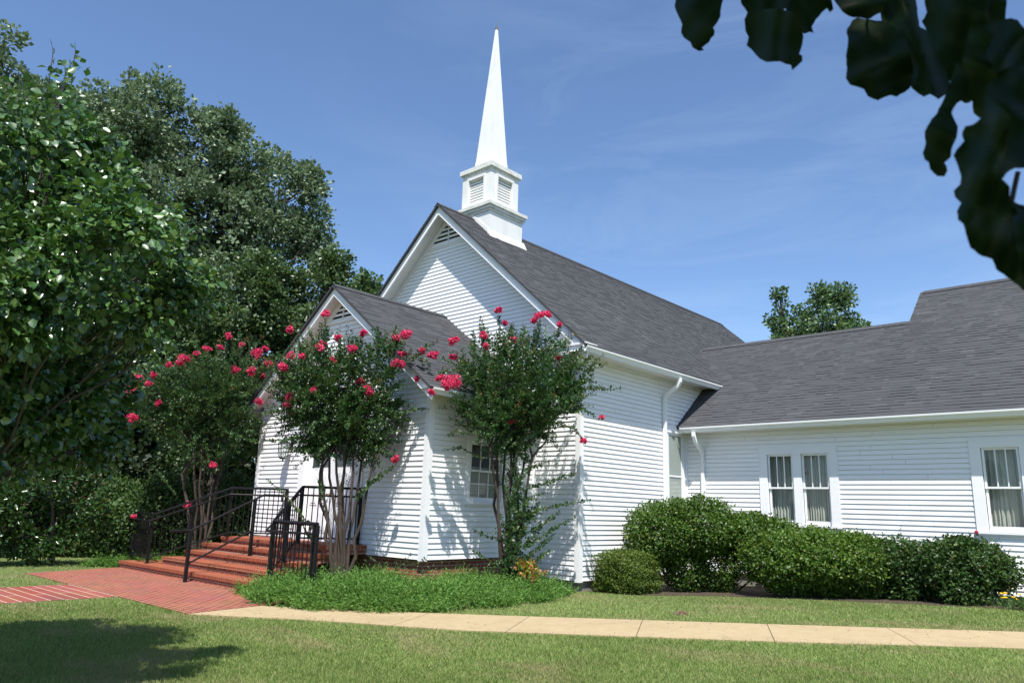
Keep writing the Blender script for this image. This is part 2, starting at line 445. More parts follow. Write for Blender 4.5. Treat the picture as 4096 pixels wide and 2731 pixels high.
M['abelia'] = leaf_mat('abelia_leaf', [(0.0, (0.029, 0.069, 0.016)), (0.6, (0.052, 0.101, 0.026)), (1.0, (0.086, 0.133, 0.040))], 0.48, 0.25, 0.25)
M['magnolia'] = leaf_mat('magnolia_leaf', [(0.0, (0.016, 0.048, 0.009)), (0.75, (0.029, 0.070, 0.014)), (0.9, (0.042, 0.086, 0.019)), (1.0, (0.102, 0.045, 0.019))], 0.24, 0.55, 0.15)
M['juniper'] = leaf_mat('juniper_sprig', [(0.0, (0.069, 0.161, 0.032)), (0.6, (0.110, 0.225, 0.046)), (1.0, (0.166, 0.276, 0.069))], 0.55, 0.15, 0.25)
M['nandina'] = leaf_mat('nandina_leaf', [(0.0, (0.09, 0.17, 0.03)), (0.4, (0.18, 0.24, 0.04)), (0.7, (0.52, 0.26, 0.09)), (1.0, (0.60, 0.20, 0.12))], 0.45, 0.4, 0.3)
M['yellow'] = leaf_mat('yellow_petal', [(0.0, (0.70, 0.42, 0.02)), (1.0, (0.85, 0.60, 0.04))], 0.6, 0.2, 0.25)
M['silhouette'] = leaf_mat('shaded_pear_leaf', [(0.0, (0.010, 0.026, 0.007)), (1.0, (0.016, 0.036, 0.009))], 0.5, 0.14, 0.06)  # pear leaf with the crown's shade darkened into its colour

# ------------------------------------------------------------------ ground
def build_ground():
    xs = [-700, -120, -60, -30, -15, -8, -4, -2, 0, 1, 2, 4, 6, 8, 10, 15, 30, 60, 120, 700]
    ys = [-700, -120, -60, -30, -20, -10, 0, 10, 30, 60, 120, 700]
    mb = MB()
    for i in range(len(xs) - 1):
        for j in range(len(ys) - 1):
            a, b_, c_, d = xs[i], xs[i + 1], ys[j], ys[j + 1]
            mb.quad((a, c_, ground(a)), (b_, c_, ground(b_)), (b_, d, ground(b_)), (a, d, ground(a)))
    kind(mb.build('lawn', M['lawn']), 'structure')
build_ground()

PZ = 0.02
plaza_poly = [(-8.85, -7.78), (-1.22, -7.78), (-1.44, -6.5), (-1.6, -5.45), (-9.55, -5.45), (-9.5, -5.75)]
mb = MB(); mb.prism([(x, y, -0.05) for x, y in plaza_poly], (0, 0, PZ + 0.05))
kind(mb.build('brick_plaza', M['paver']), 'structure')
path_poly = [(-6.12, -40), (-3.72, -40), (-3.80, -7.784), (-6.15, -7.784)]
mb = MB(); mb.prism([(x, y, -0.05) for x, y in path_poly], (0, 0, PZ + 0.046))
kind(mb.build('brick_path', M['pathbrick']), 'structure')

# concrete walk: slabs with open joints
far_px = [(600, 1393.5), (820, 1404), (1050, 1412.5), (1400, 1424), (1800, 1437), (2352, 1454)]
near_px = [(432, 1412.5), (700, 1425), (1050, 1450), (1400, 1463), (1800, 1477.5), (2352, 1492.5)]
far_w = [gp(*p)[:2] for p in far_px]; near_w = [gp(*p)[:2] for p in near_px]
dirw = unit(np.array(far_w[-1]) - np.array(far_w[2]))
far_w.append(far_w[-1] + dirw * 3.4); near_w.append(near_w[-1] + dirw * 3.6)
far_w = np.array(far_w); near_w = np.array(near_w)
def along(P, s):
    L = np.concatenate([[0], np.cumsum(np.linalg.norm(np.diff(P, axis=0), axis=1))])
    return np.array([np.interp(s, L, P[:, 0]), np.interp(s, L, P[:, 1])]), L[-1]
def proj_s(P, q):
    best = (1e9, 0); L = 0
    for i in range(len(P) - 1):
        d = P[i + 1] - P[i]; n_ = np.linalg.norm(d); tt = np.clip((q - P[i]) @ d / n_ ** 2, 0, 1); e = np.linalg.norm(P[i] + d * tt - q)
        if e < best[0]: best = (e, L + tt * n_)
        L += n_
    return best[1]
joints_px = [((915, 1436), (985, 1411)), ((1168, 1449), (1213, 1420)), ((1461, 1462), (1476, 1430)), ((1779, 1476), (1767, 1440)), ((2108, 1485), (2051, 1450))]
js = [(proj_s(near_w, gp(*a)[:2]), proj_s(far_w, gp(*b_)[:2])) for a, b_ in joints_px]
Ln = along(near_w, 0)[1]; Lf = along(far_w, 0)[1]
js = [(0, 0)] + js + [(js[-1][0] + 1.75, js[-1][1] + 1.75), (Ln, Lf)]
mb = MB(); g = 0.0045
for (a0, b0), (a1, b1) in zip(js[:-1], js[1:]):
    N = 6; nn = [along(near_w, a0 + g + (a1 - a0 - 2 * g) * i / N)[0] for i in range(N + 1)]; ff = [along(far_w, b0 + g + (b1 - b0 - 2 * g) * i / N)[0] for i in range(N + 1)]
    for i in range(N):
        P = [nn[i], nn[i + 1], ff[i + 1], ff[i]]
        mb.quad(*[(p[0], p[1], ground(p[0]) + 0.022) for p in P])
    for E_ in (nn, ff):
        for i in range(N):
            mb.quad(*[(p[0], p[1], ground(p[0]) + z) for p, z in ((E_[i], -0.05), (E_[i + 1], -0.05), (E_[i + 1], 0.022), (E_[i], 0.022))])
kind(mb.build('concrete_walkway', M['walk']), 'structure')
mb = MB()
N = 30
for i in range(N):
    P = [along(near_w, Ln * i / N)[0], along(near_w, Ln * (i + 1) / N)[0], along(far_w, Lf * (i + 1) / N)[0], along(far_w, Lf * i / N)[0]]
    mb.quad(*[(p[0], p[1], ground(p[0]) + 0.006) for p in P])
kind(mb.build('soil_under_walkway', M['soil']), 'structure')

def sheet(name, poly, mat, dz):
    mb = MB(); mb.quad(*[(x, y, ground(x) + dz) for x, y in poly]); return kind(mb.build(name, mat), 'structure')
sheet('planting_bed_soil_shade', [(0.02, 0.25), (1.3, 0.4), (2.4, 1.45), (4.2, 2.3), (7.4, 3.35), (7.6, 4.5), (0.02, 4.5)], M['soil'], 0.005)  # mulch sheet whose dark tone mostly stands for shadow under the bushes
JUN = [(-3.35, -5.75), (-1.35, -6.5), (-0.1, -5.85), (0.55, -5.4), (0.8, -4.4), (0.95, -3.0), (0.85, -1.75), (0.3, -0.9), (-1.25, -0.2), (-1.3, -3.15), (-3.0, -3.3), (-3.1, -4.3), (-3.2, -5.2)]
sheet('juniper_bed_soil', [(-2.9, -5.6), (-1.4, -6.2), (-0.3, -5.6), (0.35, -5.1), (0.6, -4.2), (0.7, -2.0), (0.0, -0.05), (-1.3, -0.05), (-1.35, -3.1), (-3.0, -3.15)], M['soil'], 0.007)

# ------------------------------------------------------------------ the church
XC = -4.6
church = empty('church', (0, 0, 0), 'white clapboard church with grey shingle roofs, a needle steeple and a side wing', 'church')
ROW = 0.106
def siding(mb, O, a, n, z0, z1, left, right, openings=(), row=ROW):
    O = np.array(O, float); a = np.array(a, float); n = np.array(n, float); Z = np.array([0, 0, 1.0])
    lf = left if callable(left) else (lambda z: left); rf = right if callable(right) else (lambda z: right)
    z = z0
    P = lambda s, zz, o: O + a * s + n * o + Z * zz
    def outset(zz, zb): return 0.024 - 0.020 * (zz - zb) / row
    while z < z1 - 1e-6:
        zt = min(z + row, z1)
        cuts = sorted({z, zt} | {c for o in openings for c in (o[2], o[3]) if z < c < zt})
        for zb, ze in zip(cuts[:-1], cuts[1:]):
            zm = (zb + ze) / 2
            iv = [(None, None)]
            segs = []
            ops = sorted((o[0], o[1]) for o in openings if o[2] < zm < o[3])
            cur = 'L'
            for o0, o1 in ops: segs.append((cur, o0)); cur = o1
            segs.append((cur, 'R'))
            for s0, s1 in segs:
                e = lambda s, zz: lf(zz) if s == 'L' else rf(zz) if s == 'R' else s
                p0, p1, p2, p3 = e(s0, zb), e(s1, zb), e(s1, ze), e(s0, ze)
                if p1 - p0 < 0.01: continue
                if ze == zt and zb == z and abs(p0 - p3) < 1e-6 and abs(p1 - p2) < 1e-6 and p1 - p0 > 2.2:
                    cutp = p0 + 0.5 + RNG.random() * min(3.0, p1 - p0 - 1.0)              # boards butt end to end
                    while cutp < p1 - 0.4:
                        mb.quad(P(cutp - 0.0025, zb + 0.001, outset(zb, z) + 0.0012), P(cutp + 0.0025, zb + 0.001, outset(zb, z) + 0.0012), P(cutp + 0.0025, ze - 0.007, outset(ze, z) + 0.0012), P(cutp - 0.0025, ze - 0.007, outset(ze, z) + 0.0012), m=1)
                        cutp += 3.0 + RNG.random() * 0.9
                if p2 < p3: p2 = p3 = (p2 + p3) / 2
                ob, ot = outset(zb, z), outset(ze, z)
                gz = 0.005 if (ze == zt and ze - zb > 0.03 and zt < z1 - 0.02) else 0.0     # open joint above each board
                mb.quad(P(p0, zb, ob), P(p1, zb, ob), P(p2, ze - gz, ot), P(p3, ze - gz, ot))
                if gz: mb.quad(P(p3, ze - gz, ot), P(p2, ze - gz, ot), P(p2, ze - gz, -0.02), P(p3, ze - gz, -0.02)); mb.quad(P(p3, ze - gz, -0.02), P(p2, ze - gz, -0.02), P(p2, ze, -0.02), P(p3, ze, -0.02))
                if zb == z: mb.quad(P(p0, zb, -0.02), P(p1, zb, -0.02), P(p1, zb, ob), P(p0, zb, ob))
        z = zt

def roof_z(x): return 5.64 - 0.899 * (x if x > XC else 2 * XC - x)     # nave roof surface
def porch_z(x): return 4.25 - 0.75 * ((x if x > XC else 2 * XC - x) + 1.35)
def wing_z(y): return 3.86 + 0.80 * (y - 4.09)

# nave walls
mb = MB()
hw = lambda z: min(4.6, (9.776 - 0.10 - z) / 0.899)
siding(mb, (XC, 0, 0), (1, 0, 0), (0, -1, 0), 0.215, 9.66, lambda z: -max(hw(z), 0), lambda z: max(hw(z), 0),
       openings=[(-0.82, 0.82, 8.80, 9.7)])
siding(mb, (0, 0, 0), (0, 1, 0), (1, 0, 0), 0.215, 5.06, 0.0, 15.6, openings=[(3.60, 4.60, 1.30, 3.86)])
siding(mb, (XC, 15.6, 0), (-1, 0, 0), (0, 1, 0), 0.215, 9.66, lambda z: -max(hw(z), 0), lambda z: max(hw(z), 0))
siding(mb, (-9.2, 15.6, 0), (0, -1, 0), (-1, 0, 0), 0.215, 5.06, 0.0, 15.6)
mb.build('nave_wall', [M['siding'], M['joint']], church)
# porch walls
mb = MB()
ph = lambda z: min(3.26, (porch_z(XC) - 0.10 - z) / 0.75)
DOOR = (-5.86 - XC, -3.40 - XC, 0.0, 3.40)
siding(mb, (XC, -3.21, 0), (1, 0, 0), (0, -1, 0), 0.645, porch_z(XC) - 0.1, lambda z: -max(ph(z), 0), lambda z: max(ph(z), 0),
       openings=[DOOR, (-0.62, 0.62, 5.92, 6.8)])
PW = (-2.14, -0.98, 1.69, 3.10)
siding(mb, (XC + 3.26, 0, 0), (0, 1, 0), (1, 0, 0), 0.645, 3.92, -3.21, 0.0, openings=[PW])
siding(mb, (XC - 3.26, 0, 0), (0, -1, 0), (-1, 0, 0), 0.645, 3.92, 0.0, 3.21)
mb.build('porch_wall', [M['siding'], M['joint']], church)
# wing walls
WY = 4.54
W1 = (2.04, 3.905, 1.41, 3.31); W2 = (6.53, 7.59, 1.42, 3.33)
mb = MB()
siding(mb, (0, WY, 0), (1, 0, 0), (0, -1, 0), 0.31, 3.80, 0.0, 14.0, openings=[W1, W2])
siding(mb, (14, WY, 0), (0, 1, 0), (1, 0, 0), 0.31, 7.75, lambda z: max(0, (z - 4.2) / 0.8), lambda z: 9.06 - max(0, (z - 4.2) / 0.8))
siding(mb, (4.9, 7.66, 0), (0, -1, 0), (-1, 0, 0), 6.3, 7.75, lambda z: -2.84 + max(0, (z - 6.69) / 0.8), lambda z: -max(0, (z - 6.69) / 0.8))
siding(mb, (14, 13.6, 0), (-1, 0, 0), (0, 1, 0), 0.31, 3.80, 0.0, 9.1)
siding(mb, (4.9, 13.6, 0), (0, -1, 0), (-1, 0, 0), 0.31, 5.2, 0, 2.84)
siding(mb, (4.9, 10.76, 0), (-1, 0, 0), (0, 1, 0), 0.31, 3.80, 0.0, 4.9)
mb.build('wing_wall', [M['siding'], M['joint']], church)

# foundations
mb = MB(); mb.box(-9.16, -0.04, 0.04, 15.56, -0.2, 0.225); mb.box(-0.03, 13.96, 4.58, 10.7, -0.2, 0.33)
mb.build('concrete_foundation', M['concrete'], church)
mb = MB(); mb.box(XC - 3.2, XC + 3.2, -3.15, 0.03, -0.2, 0.66)
mb.build('brick_foundation', M['brick'], church)

# corner boards
mb = MB()
def cboard(x, y, sx, sy, z0, z1, w=0.10, tt=0.032):
    P = lambda a, b_: (x + sx * a, y + sy * b_, z0)
    mb = MB(); poly = [P(-w, tt), P(tt, tt), P(tt, -w), P(0.001, -w), P(0.001, 0.001), P(-w, 0.001)]
    mb.prism(poly, (0, 0, z1 - z0)); mb.build('corner_board', M['trim'], church)
cboard(0, 0, 1, -1, 0.19, 5.06); cboard(-9.2, 0, -1, -1, 0.19, 5.06); cboard(0, 15.6, 1, 1, 0.19, 5.06)
cboard(XC + 3.26, -3.21, 1, -1, 0.62, 3.92); cboard(XC - 3.26, -3.21, -1, -1, 0.62, 3.92)
for bb in ((-1.33, -1.23, -0.034, -0.001, 0.42, 3.9), (0.0, 0.09, 4.505, 4.538, 0.3, 3.75)):   # where porch and wing meet the nave
    mb = MB(); mb.box(*bb); mb.build('corner_board', M['trim'], church)
mb = MB(); mb.box(0.0, 0.03, 3.60, 3.67, 1.3, 3.70); mb.box(0.0, 0.035, 4.40, 4.505, 1.3, 3.70); mb.box(0.0, 0.045, 3.60, 4.505, 3.70, 3.86)
mb.build('window_casing', M['trim'], church)

# roofs
TH = 0.05
def slab(mb, P, th=TH, m=0):           # roof plane polygon given by its top surface, thickness straight down
    mb.quad(*P, m=m); Q = [(p[0], p[1], p[2] - th) for p in P]; mb.quad(*Q[::-1], m=m)
    for i in range(len(P)):
        j = (i + 1) % len(P); mb.quad(P[i], Q[i], Q[j], P[j], m=m)
mb = MB()
ze = roof_z(0.5); zr = roof_z(XC); Y0, Y1 = -0.5, 16.05
slab(mb, [(0.5, Y0, ze), (0.5, Y1, ze), (XC, Y1, zr), (XC, Y0, zr)])
slab(mb, [(-9.7, Y1, ze), (-9.7, Y0, ze), (XC, Y0, zr), (XC, Y1, zr)])
SLN = math.hypot(5.1, 5.1 * 0.899); cs, sn = 5.1 / SLN, 5.1 * 0.899 / SLN
lay_shingles(mb, (0.5, 0, ze), (0, 1, 0), (-cs, 0, sn), (sn, 0, cs), lambda t_: (Y0, Y1), SLN)
lay_shingles(mb, (-9.7, 0, ze), (0, 1, 0), (cs, 0, sn), (-sn, 0, cs), lambda t_: (Y0, Y1), SLN)
mb.build('nave_roof', M['shingle'], church)
mb = MB(); pe = porch_z(-0.95); pr = porch_z(XC)
slab(mb, [(-0.95, -3.6, pe), (-0.95, 0, pe), (XC, 0, pr), (XC, -3.6, pr)])
slab(mb, [(-8.25, 0, pe), (-8.25, -3.6, pe), (XC, -3.6, pr), (XC, 0, pr)])
SLP = math.hypot(3.65, 3.65 * 0.75)
lay_shingles(mb, (-0.95, 0, pe), (0, 1, 0), (-0.8, 0, 0.6), (0.6, 0, 0.8), lambda t_: (-3.6, 0.0), SLP)
lay_shingles(mb, (-8.25, 0, pe), (0, 1, 0), (0.8, 0, 0.6), (-0.6, 0, 0.8), lambda t_: (-3.6, 0.0), SLP)
mb.build('porch_roof', M['shingle'], church)
mb = MB(); wl = wing_z(7.65); wh = wing_z(9.07); eb = 3.86
slab(mb, [(0.0, 4.09, eb), (14.4, 4.09, eb), (14.4, 9.07, wh), (4.87, 9.07, wh), (4.87, 7.65, wl), (-1.2, 7.65, wl), (0.0, 6.0, wing_z(6.0))])
slab(mb, [(-1.2, 7.66, wl), (4.9, 7.66, wl), (4.9, 11.2, eb), (0.3, 11.2, eb)])
slab(mb, [(4.87, 9.08, wh), (14.4, 9.08, wh), (14.4, 14.05, eb), (4.87, 14.05, eb)])
cw = 1 / math.hypot(1, 0.8); sw = 0.8 * cw
def wing_range(t_):
    y_ = 4.09 + t_ * cw
    return (0.0 if y_ < 6.0 else (-1.2 * (y_ - 6.0) / 1.65 if y_ <= 7.65 else 4.87), 14.4)
lay_shingles(mb, (0, 4.09, 3.86), (1, 0, 0), (0, cw, sw), (0, -sw, cw), wing_range, 4.98 / cw)
lay_shingles(mb, (0, 14.05, 3.86), (1, 0, 0), (0, -cw, sw), (0, sw, cw), lambda t_: (4.87, 14.4), 4.97 / cw)
lay_shingles(mb, (0, 11.2, 3.86), (1, 0, 0), (0, -cw, sw), (0, sw, cw), lambda t_: (0.3, 4.9), 3.54 / cw)
mb.build('wing_roof', M['shingle'], church)
# ridge caps
mb = MB()
for (p0, p1) in (((XC, Y0, zr), (XC, Y1, zr)), ((XC, -3.6, pr), (XC, 0, pr))):
    s = 0.899 if p0 == (XC, Y0, zr) else 0.75
    y = p0[1]; mb = MB()
    while y < p1[1] - 0.01:
        y2 = min(y + 0.30, p1[1])
        for sg in (1, -1):
            mb.quad((XC, y, p0[2] + 0.040), (XC + sg * 0.13, y, p0[2] + 0.040 - 0.13 * s), (XC + sg * 0.13, y2, p0[2] + 0.026 - 0.13 * s), (XC, y2, p0[2] + 0.026))
        y += 0.145
    mb.build('ridge_cap', M['shingle'], church)
x = -1.0; mb = MB()
while x < 14.3:
    y_, zz = (7.65, wl) if x < 4.72 else (9.07, wh)
    if not 4.72 < x < 4.87:
        for sg in (1, -1):
            mb.quad((x, y_, zz + 0.040), (x, y_ + sg * 0.13, zz + 0.040 - 0.104), (x + 0.3, y_ + sg * 0.13, zz + 0.026 - 0.104), (x + 0.3, y_, zz + 0.026))
    if x <= 4.72 < x + 0.145: mb.build('ridge_cap', M['shingle'], church); mb = MB()
    x += 0.145
mb.build('ridge_cap', M['shingle'], church)

# rakes: barge boards and soffits
def rake(mb, mbs, zf, xe, yf, yw, slope, h=0.20):
    for sg in (1, -1):
        X0 = XC; X1 = XC + sg * (xe - XC)
        z0, z1 = zf(X0) - TH, zf(X1) - TH
        mb.prism([(X0, yf + 0.075, z0), (X1, yf + 0.075, z1), (X1, yf + 0.075, z1 - h), (X0, yf + 0.075, z0 - h)], (0, 0.03, 0))
        mb.prism([(X0, yf + 0.055, z0 - h + 0.03), (X1, yf + 0.055, z1 - h + 0.03), (X1, yf + 0.055, z1 - h - 0.005), (X0, yf + 0.055, z0 - h - 0.005)], (0, 0.018, 0))
        d = 0.12
        mbs.quad((X0, yf + 0.10, z0 - d), (X1, yf + 0.10, z1 - d), (X1, yw, z1 - d), (X0, yw, z0 - d))
        mb.prism([(X0, yw - 0.03, z0 - d - 0.002), (X1 - sg * 0.45, yw - 0.03, zf(X1 - sg * 0.45) - TH - d - 0.002), (X1 - sg * 0.45, yw - 0.03, zf(X1 - sg * 0.45) - TH - d - 0.11), (X0, yw - 0.03, z0 - d - 0.11)], (0, 0.028, 0))
mb, mbs = MB(), MB()
rake(mb, mbs, roof_z, 0.5, Y0, -0.002, 0.899, 0.24)
rake(mb, mbs, porch_z, -0.95, -3.6, -3.212, 0.75, 0.20)
# eave soffits and fascias
mbs.quad((0.0, Y0, 5.055), (0.43, Y0, 5.055), (0.43, 15.9, 5.055), (0.0, 15.9, 5.055))
mb.box(0.43, 0.455, Y0, 6.1, 5.02, 5.17)
mbs.quad((-9.2, Y0, 5.055), (-9.63, Y0, 5.055), (-9.63, 15.9, 5.055), (-9.2, 15.9, 5.055))
mb.box(-9.655, -9.63, Y0, 15.9, 5.02, 5.17)
mbs.quad((-1.34, -3.59, 3.925), (-0.99, -3.59, 3.925), (-0.99, 0, 3.925), (-1.34, 0, 3.925)); mb.box(-0.99, -0.965, -3.58, -0.01, 3.80, 3.93)
mbs.quad((-7.86, -3.59, 3.925), (-8.21, -3.59, 3.925), (-8.21, 0, 3.925), (-7.86, 0, 3.925)); mb.box(-8.235, -8.21, -3.58, -0.01, 3.80, 3.93)
mbs.quad((0.05, 4.16, 3.80), (14.2, 4.16, 3.80), (14.2, WY, 3.80), (0.05, WY, 3.80)); mb.box(0.02, 14.3, 4.135, 4.16, 3.70, 3.84)
# boxed eave returns at the foot of the gable
for sg in (1, -1):
    xa, xb = sorted((XC + sg * (4.6 - 0.95), XC + sg * (4.6 + 0.46)))
    mb.box(xa, xb, -0.44, -0.024, 5.03, 5.20); mb.box(xa - 0.02, xb + 0.02, -0.48, -0.024, 5.20, 5.245)
    mb.box(xa + 0.05, xb - 0.46 if sg > 0 else xb - 0.05, -0.06, -0.026, 4.86, 5.03)
mb.build('barge_board', M['trim'], church); mbs.build('soffit', M['soffit'], church)

# gable vents
def gable_vent(zf, y, zb, half, drop, nrow):
    fr = MB(); za = zf(XC) - drop; sl = (za - zb) / half
    for sg in (1, -1):
        fr.prism([(XC, y - 0.035, za), (XC + sg * half, y - 0.035, zb), (XC + sg * (half - 0.10), y - 0.035, zb), (XC, y - 0.035, za - 0.10 * sl)], (0, 0.03, 0))
    fr.box(XC - half - 0.04, XC + half + 0.04, y - 0.045, y - 0.004, zb - 0.05, zb)
    fr.box(XC - 0.012, XC + 0.012, y - 0.04, y - 0.015, zb, za - 0.12)
    f = fr.build('gable_vent', M['trim'], church)
    lv = MB(); dz = (za - zb) / nrow
    for k in range(nrow):
        z0 = zb + k * dz; w = half * (1 - (z0 + dz * 0.5 - zb) / (za - zb)) - 0.03
        if w > 0.03: lv.prism([(XC - w, y - 0.02, z0 + 0.01), (XC - w, y + 0.06, z0 + dz * 0.8), (XC - w, y + 0.06, z0 + dz * 0.95), (XC - w, y - 0.02, z0 + dz * 0.62)], (2 * w, 0, 0))
    lo = lv.build('louvre', M['trim'], f)
    bk = MB(); bk.quad((XC - half, y + 0.07, zb), (XC + half, y + 0.07, zb), (XC, y + 0.07, za)); bk.build('vent_backing', M['dark'], f)
gable_vent(roof_z, 0.0, 8.79, 0.83, 0.24, 6)
gable_vent(porch_z, -3.21, 5.90, 0.65, 0.22, 5)

# gutters (ogee trough) and downspouts
def gutter(p0, p1, outv, name='gutter'):
    p0, p1 = np.array(p0, float), np.array(p1, float); o = np.array(outv, float); Z = np.array([0, 0, 1.0])
    prof = [(0, 0), (0, -0.12), (0.065, -0.125), (0.085, -0.075), (0.125, -0.035), (0.128, 0.0), (0.112, 0.004), (0.108, -0.03), (0.07, -0.075), (0.055, -0.105), (0.012, -0.10), (0.012, 0)]
    mb = MB(); mb.prism([p0 + o * a + Z * b_ for a, b_ in prof], p1 - p0); return mb.build(name, M['metalwhite'], church)
gutter((0.458, -0.52, 5.145), (0.458, 6.02, 5.13), (1, 0, 0))
gutter((0.16, 4.132, 3.835), (14.3, 4.132, 3.84), (0, -1, 0))
gutter((-0.962, -3.58, 3.925), (-0.962, -0.03, 3.915), (1, 0, 0))
def downspout(pts, w=0.042):
    mb = MB()
    mb.tube(pts, w, square=True)
    return mb.build('downspout', M['metalwhite'], church)
downspout([(0.525, 3.44, 5.03), (0.525, 3.44, 4.93), (0.46, 3.44, 4.82), (0.20, 3.44, 4.66), (0.085, 3.44, 4.56), (0.075, 3.44, 4.40), (0.075, 3.44, 0.25)])
downspout([(0.55, 4.05, 3.72), (0.55, 4.05, 3.62), (0.55, 4.12, 3.50), (0.55, 4.38, 3.30), (0.55, 4.475, 3.18), (0.55, 4.485, 3.0), (0.55, 4.485, 0.42)])

# windows ------------------------------------------------------------
def curtain_mesh(a0, a1, z0, z1, P, folds, amp, seed):
    r = np.random.default_rng(seed); n = 90
    s = np.linspace(a0, a1, n); ph_ = np.cumsum(1 + 0.5 * r.standard_normal(n)) * folds * 2 * math.pi / n
    mb = MB(); zs = [z0, z0 + (z1 - z0) * 0.5, z1]
    for i in range(n - 1):
        for j in range(2):
            q = []
            for ii, jj in ((i, j), (i + 1, j), (i + 1, j + 1), (i, j + 1)):
                dep = amp * math.sin(ph_[ii]) * (1 - 0.35 * jj / 2) + 0.4 * amp * math.sin(2.3 * ph_[ii] + jj)
                q.append(P(s[ii], zs[jj], dep))
            mb.quad(*q)
    return mb
def sash_window(box, P, units, name='window', curtain=True, style=3):
    a0, a1, z0, z1 = box
    def bx(mb, s0, s1, o0, o1, za, zb):
        A = [P(s, z, o) for s in (s0, s1) for o in (o0, o1) for z in (za, zb)]
        lo = np.min(A, axis=0); hi = np.max(A, axis=0); mb.box(lo[0], hi[0], lo[1], hi[1], lo[2], hi[2])
    C_ = 0.20 if style == 3 else 0.10
    fr = MB()
    bx(fr, a0, a1, -0.03, 0.045, z1 - C_ * 0.9, z1); bx(fr, a0 - 0.02, a1 + 0.02, -0.03, 0.075, z0 + 0.035, z0 + 0.085); bx(fr, a0 + 0.02, a1 - 0.02, -0.03, 0.05, z0, z0 + 0.033)
    bx(fr, a0, a0 + C_, -0.03, 0.0445, z0 + 0.085, z1 - C_ * 0.9); bx(fr, a1 - C_, a1, -0.03, 0.0445, z0 + 0.085, z1 - C_ * 0.9)
    inner = a1 - a0 - 2 * C_; mul = 0.19 if units == 2 else 0; wdt = (inner - mul * (units - 1)) / units
    for k in range(units - 1): bx(fr, a0 + C_ + wdt * (k + 1), a0 + C_ + wdt * (k + 1) + mul, -0.03, 0.044, z0 + 0.085, z1 - C_ * 0.9)
    frame = fr.build(name, M['trim'], church)
    for k in range(units):
        s0 = a0 + C_ + (wdt + mul) * k; s1 = s0 + wdt; zb = z0 + 0.085; zt = z1 - C_ * 0.9; zm = (zb + zt) / 2 + 0.03
        sh = MB(); st = 0.045
        for (q0, q1, oo, b_, t_) in ((zm - 0.02, zt, 0.0, 0.04, 0.045), (zb, zm + 0.02, -0.035, 0.10, 0.035)):
            bx(sh, s0 + 0.012, s0 + st + 0.012, oo - 0.03, oo, q0, q1); bx(sh, s1 - st - 0.012, s1 - 0.012, oo - 0.03, oo, q0, q1)
            bx(sh, s0 + st + 0.012, s1 - st - 0.012, oo - 0.03, oo - 0.001, q0, q0 + b_); bx(sh, s0 + st + 0.012, s1 - st - 0.012, oo - 0.03, oo - 0.001, q1 - t_, q1)
        i0, i1 = s0 + st + 0.012, s1 - st - 0.012
        if style == 3:
            for j in (1, 2):
                x = i0 + (i1 - i0) * j / 3; bx(sh, x - 0.011, x + 0.011, -0.026, -0.004, zm + 0.02, zt - 0.045)
        else:
            for j in (1, 2):
                x = i0 + (i1 - i0) * j / 3; bx(sh, x - 0.009, x + 0.009, -0.026, -0.004, zm + 0.02, zt - 0.045); bx(sh, x - 0.009, x + 0.009, -0.061, -0.039, zb + 0.10, zm - 0.015)
            for zz, oo in ((zm + (zt - zm) * 0.5, 0), (zb + 0.1 + (zm - zb - 0.1) * 0.5, -0.035)): bx(sh, i0, i1, oo - 0.025, oo - 0.005, zz - 0.009, zz + 0.009)
        sh.build('sash', M['trim'], frame)
        gl = MB(); gl.quad(P(i0, zm, -0.016), P(i1, zm, -0.016), P(i1, zt - 0.04, -0.016), P(i0, zt - 0.04, -0.016)); gl.quad(P(i0, zb + 0.09, -0.05), P(i1, zb + 0.09, -0.05), P(i1, zm, -0.05), P(i0, zm, -0.05))
        gl.build('pane', M['glass'], frame)
        if curtain: curtain_mesh(s0, s1, zb, zt, lambda s, z, d: P(s, z, -0.19 + d), 9, 0.03, int(s0 * 100)).build('curtain', M['curtain'], frame)
        rm_ = MB()
        for A in ([(s0, zb), (s1, zb), (s1, zt), (s0, zt)],): rm_.quad(*[P(s, z, -0.5) for s, z in A])
        for (sa, za), (sb, zb2) in (((s0, zb), (s1, zb)), ((s1, zb), (s1, zt)), ((s1, zt), (s0, zt)), ((s0, zt), (s0, zb))):
            rm_.quad(P(sa, za, -0.07), P(sb, zb2, -0.07), P(sb, zb2, -0.5), P(sa, za, -0.5))
        rm_.build('room_behind', M['dark'], frame)
    return frame
PWg = lambda s, z, o: (s, WY - o, z)
sash_window(W1, PWg, 2); sash_window(W2, PWg, 1)
PPo = lambda s, z, o: (XC + 3.26 + o, s, z)
sash_window(PW, PPo, 1, style=6, curtain=False)
bl_ = MB()
zz = PW[2] + 0.10
while zz < PW[2] + 0.78:
    bl_.prism([(XC + 3.26 - 0.13, PW[0] + 0.12, zz), (XC + 3.26 - 0.10, PW[0] + 0.12, zz + 0.030), (XC + 3.26 - 0.10, PW[0] + 0.12, zz + 0.033), (XC + 3.26 - 0.13, PW[0] + 0.12, zz + 0.003)], (0, PW[1] - PW[0] - 0.24, 0)); zz += 0.034
bl_.build('window_slats', M['curtain'], church)  # pale slats added behind the lower panes to give horizontal stripes
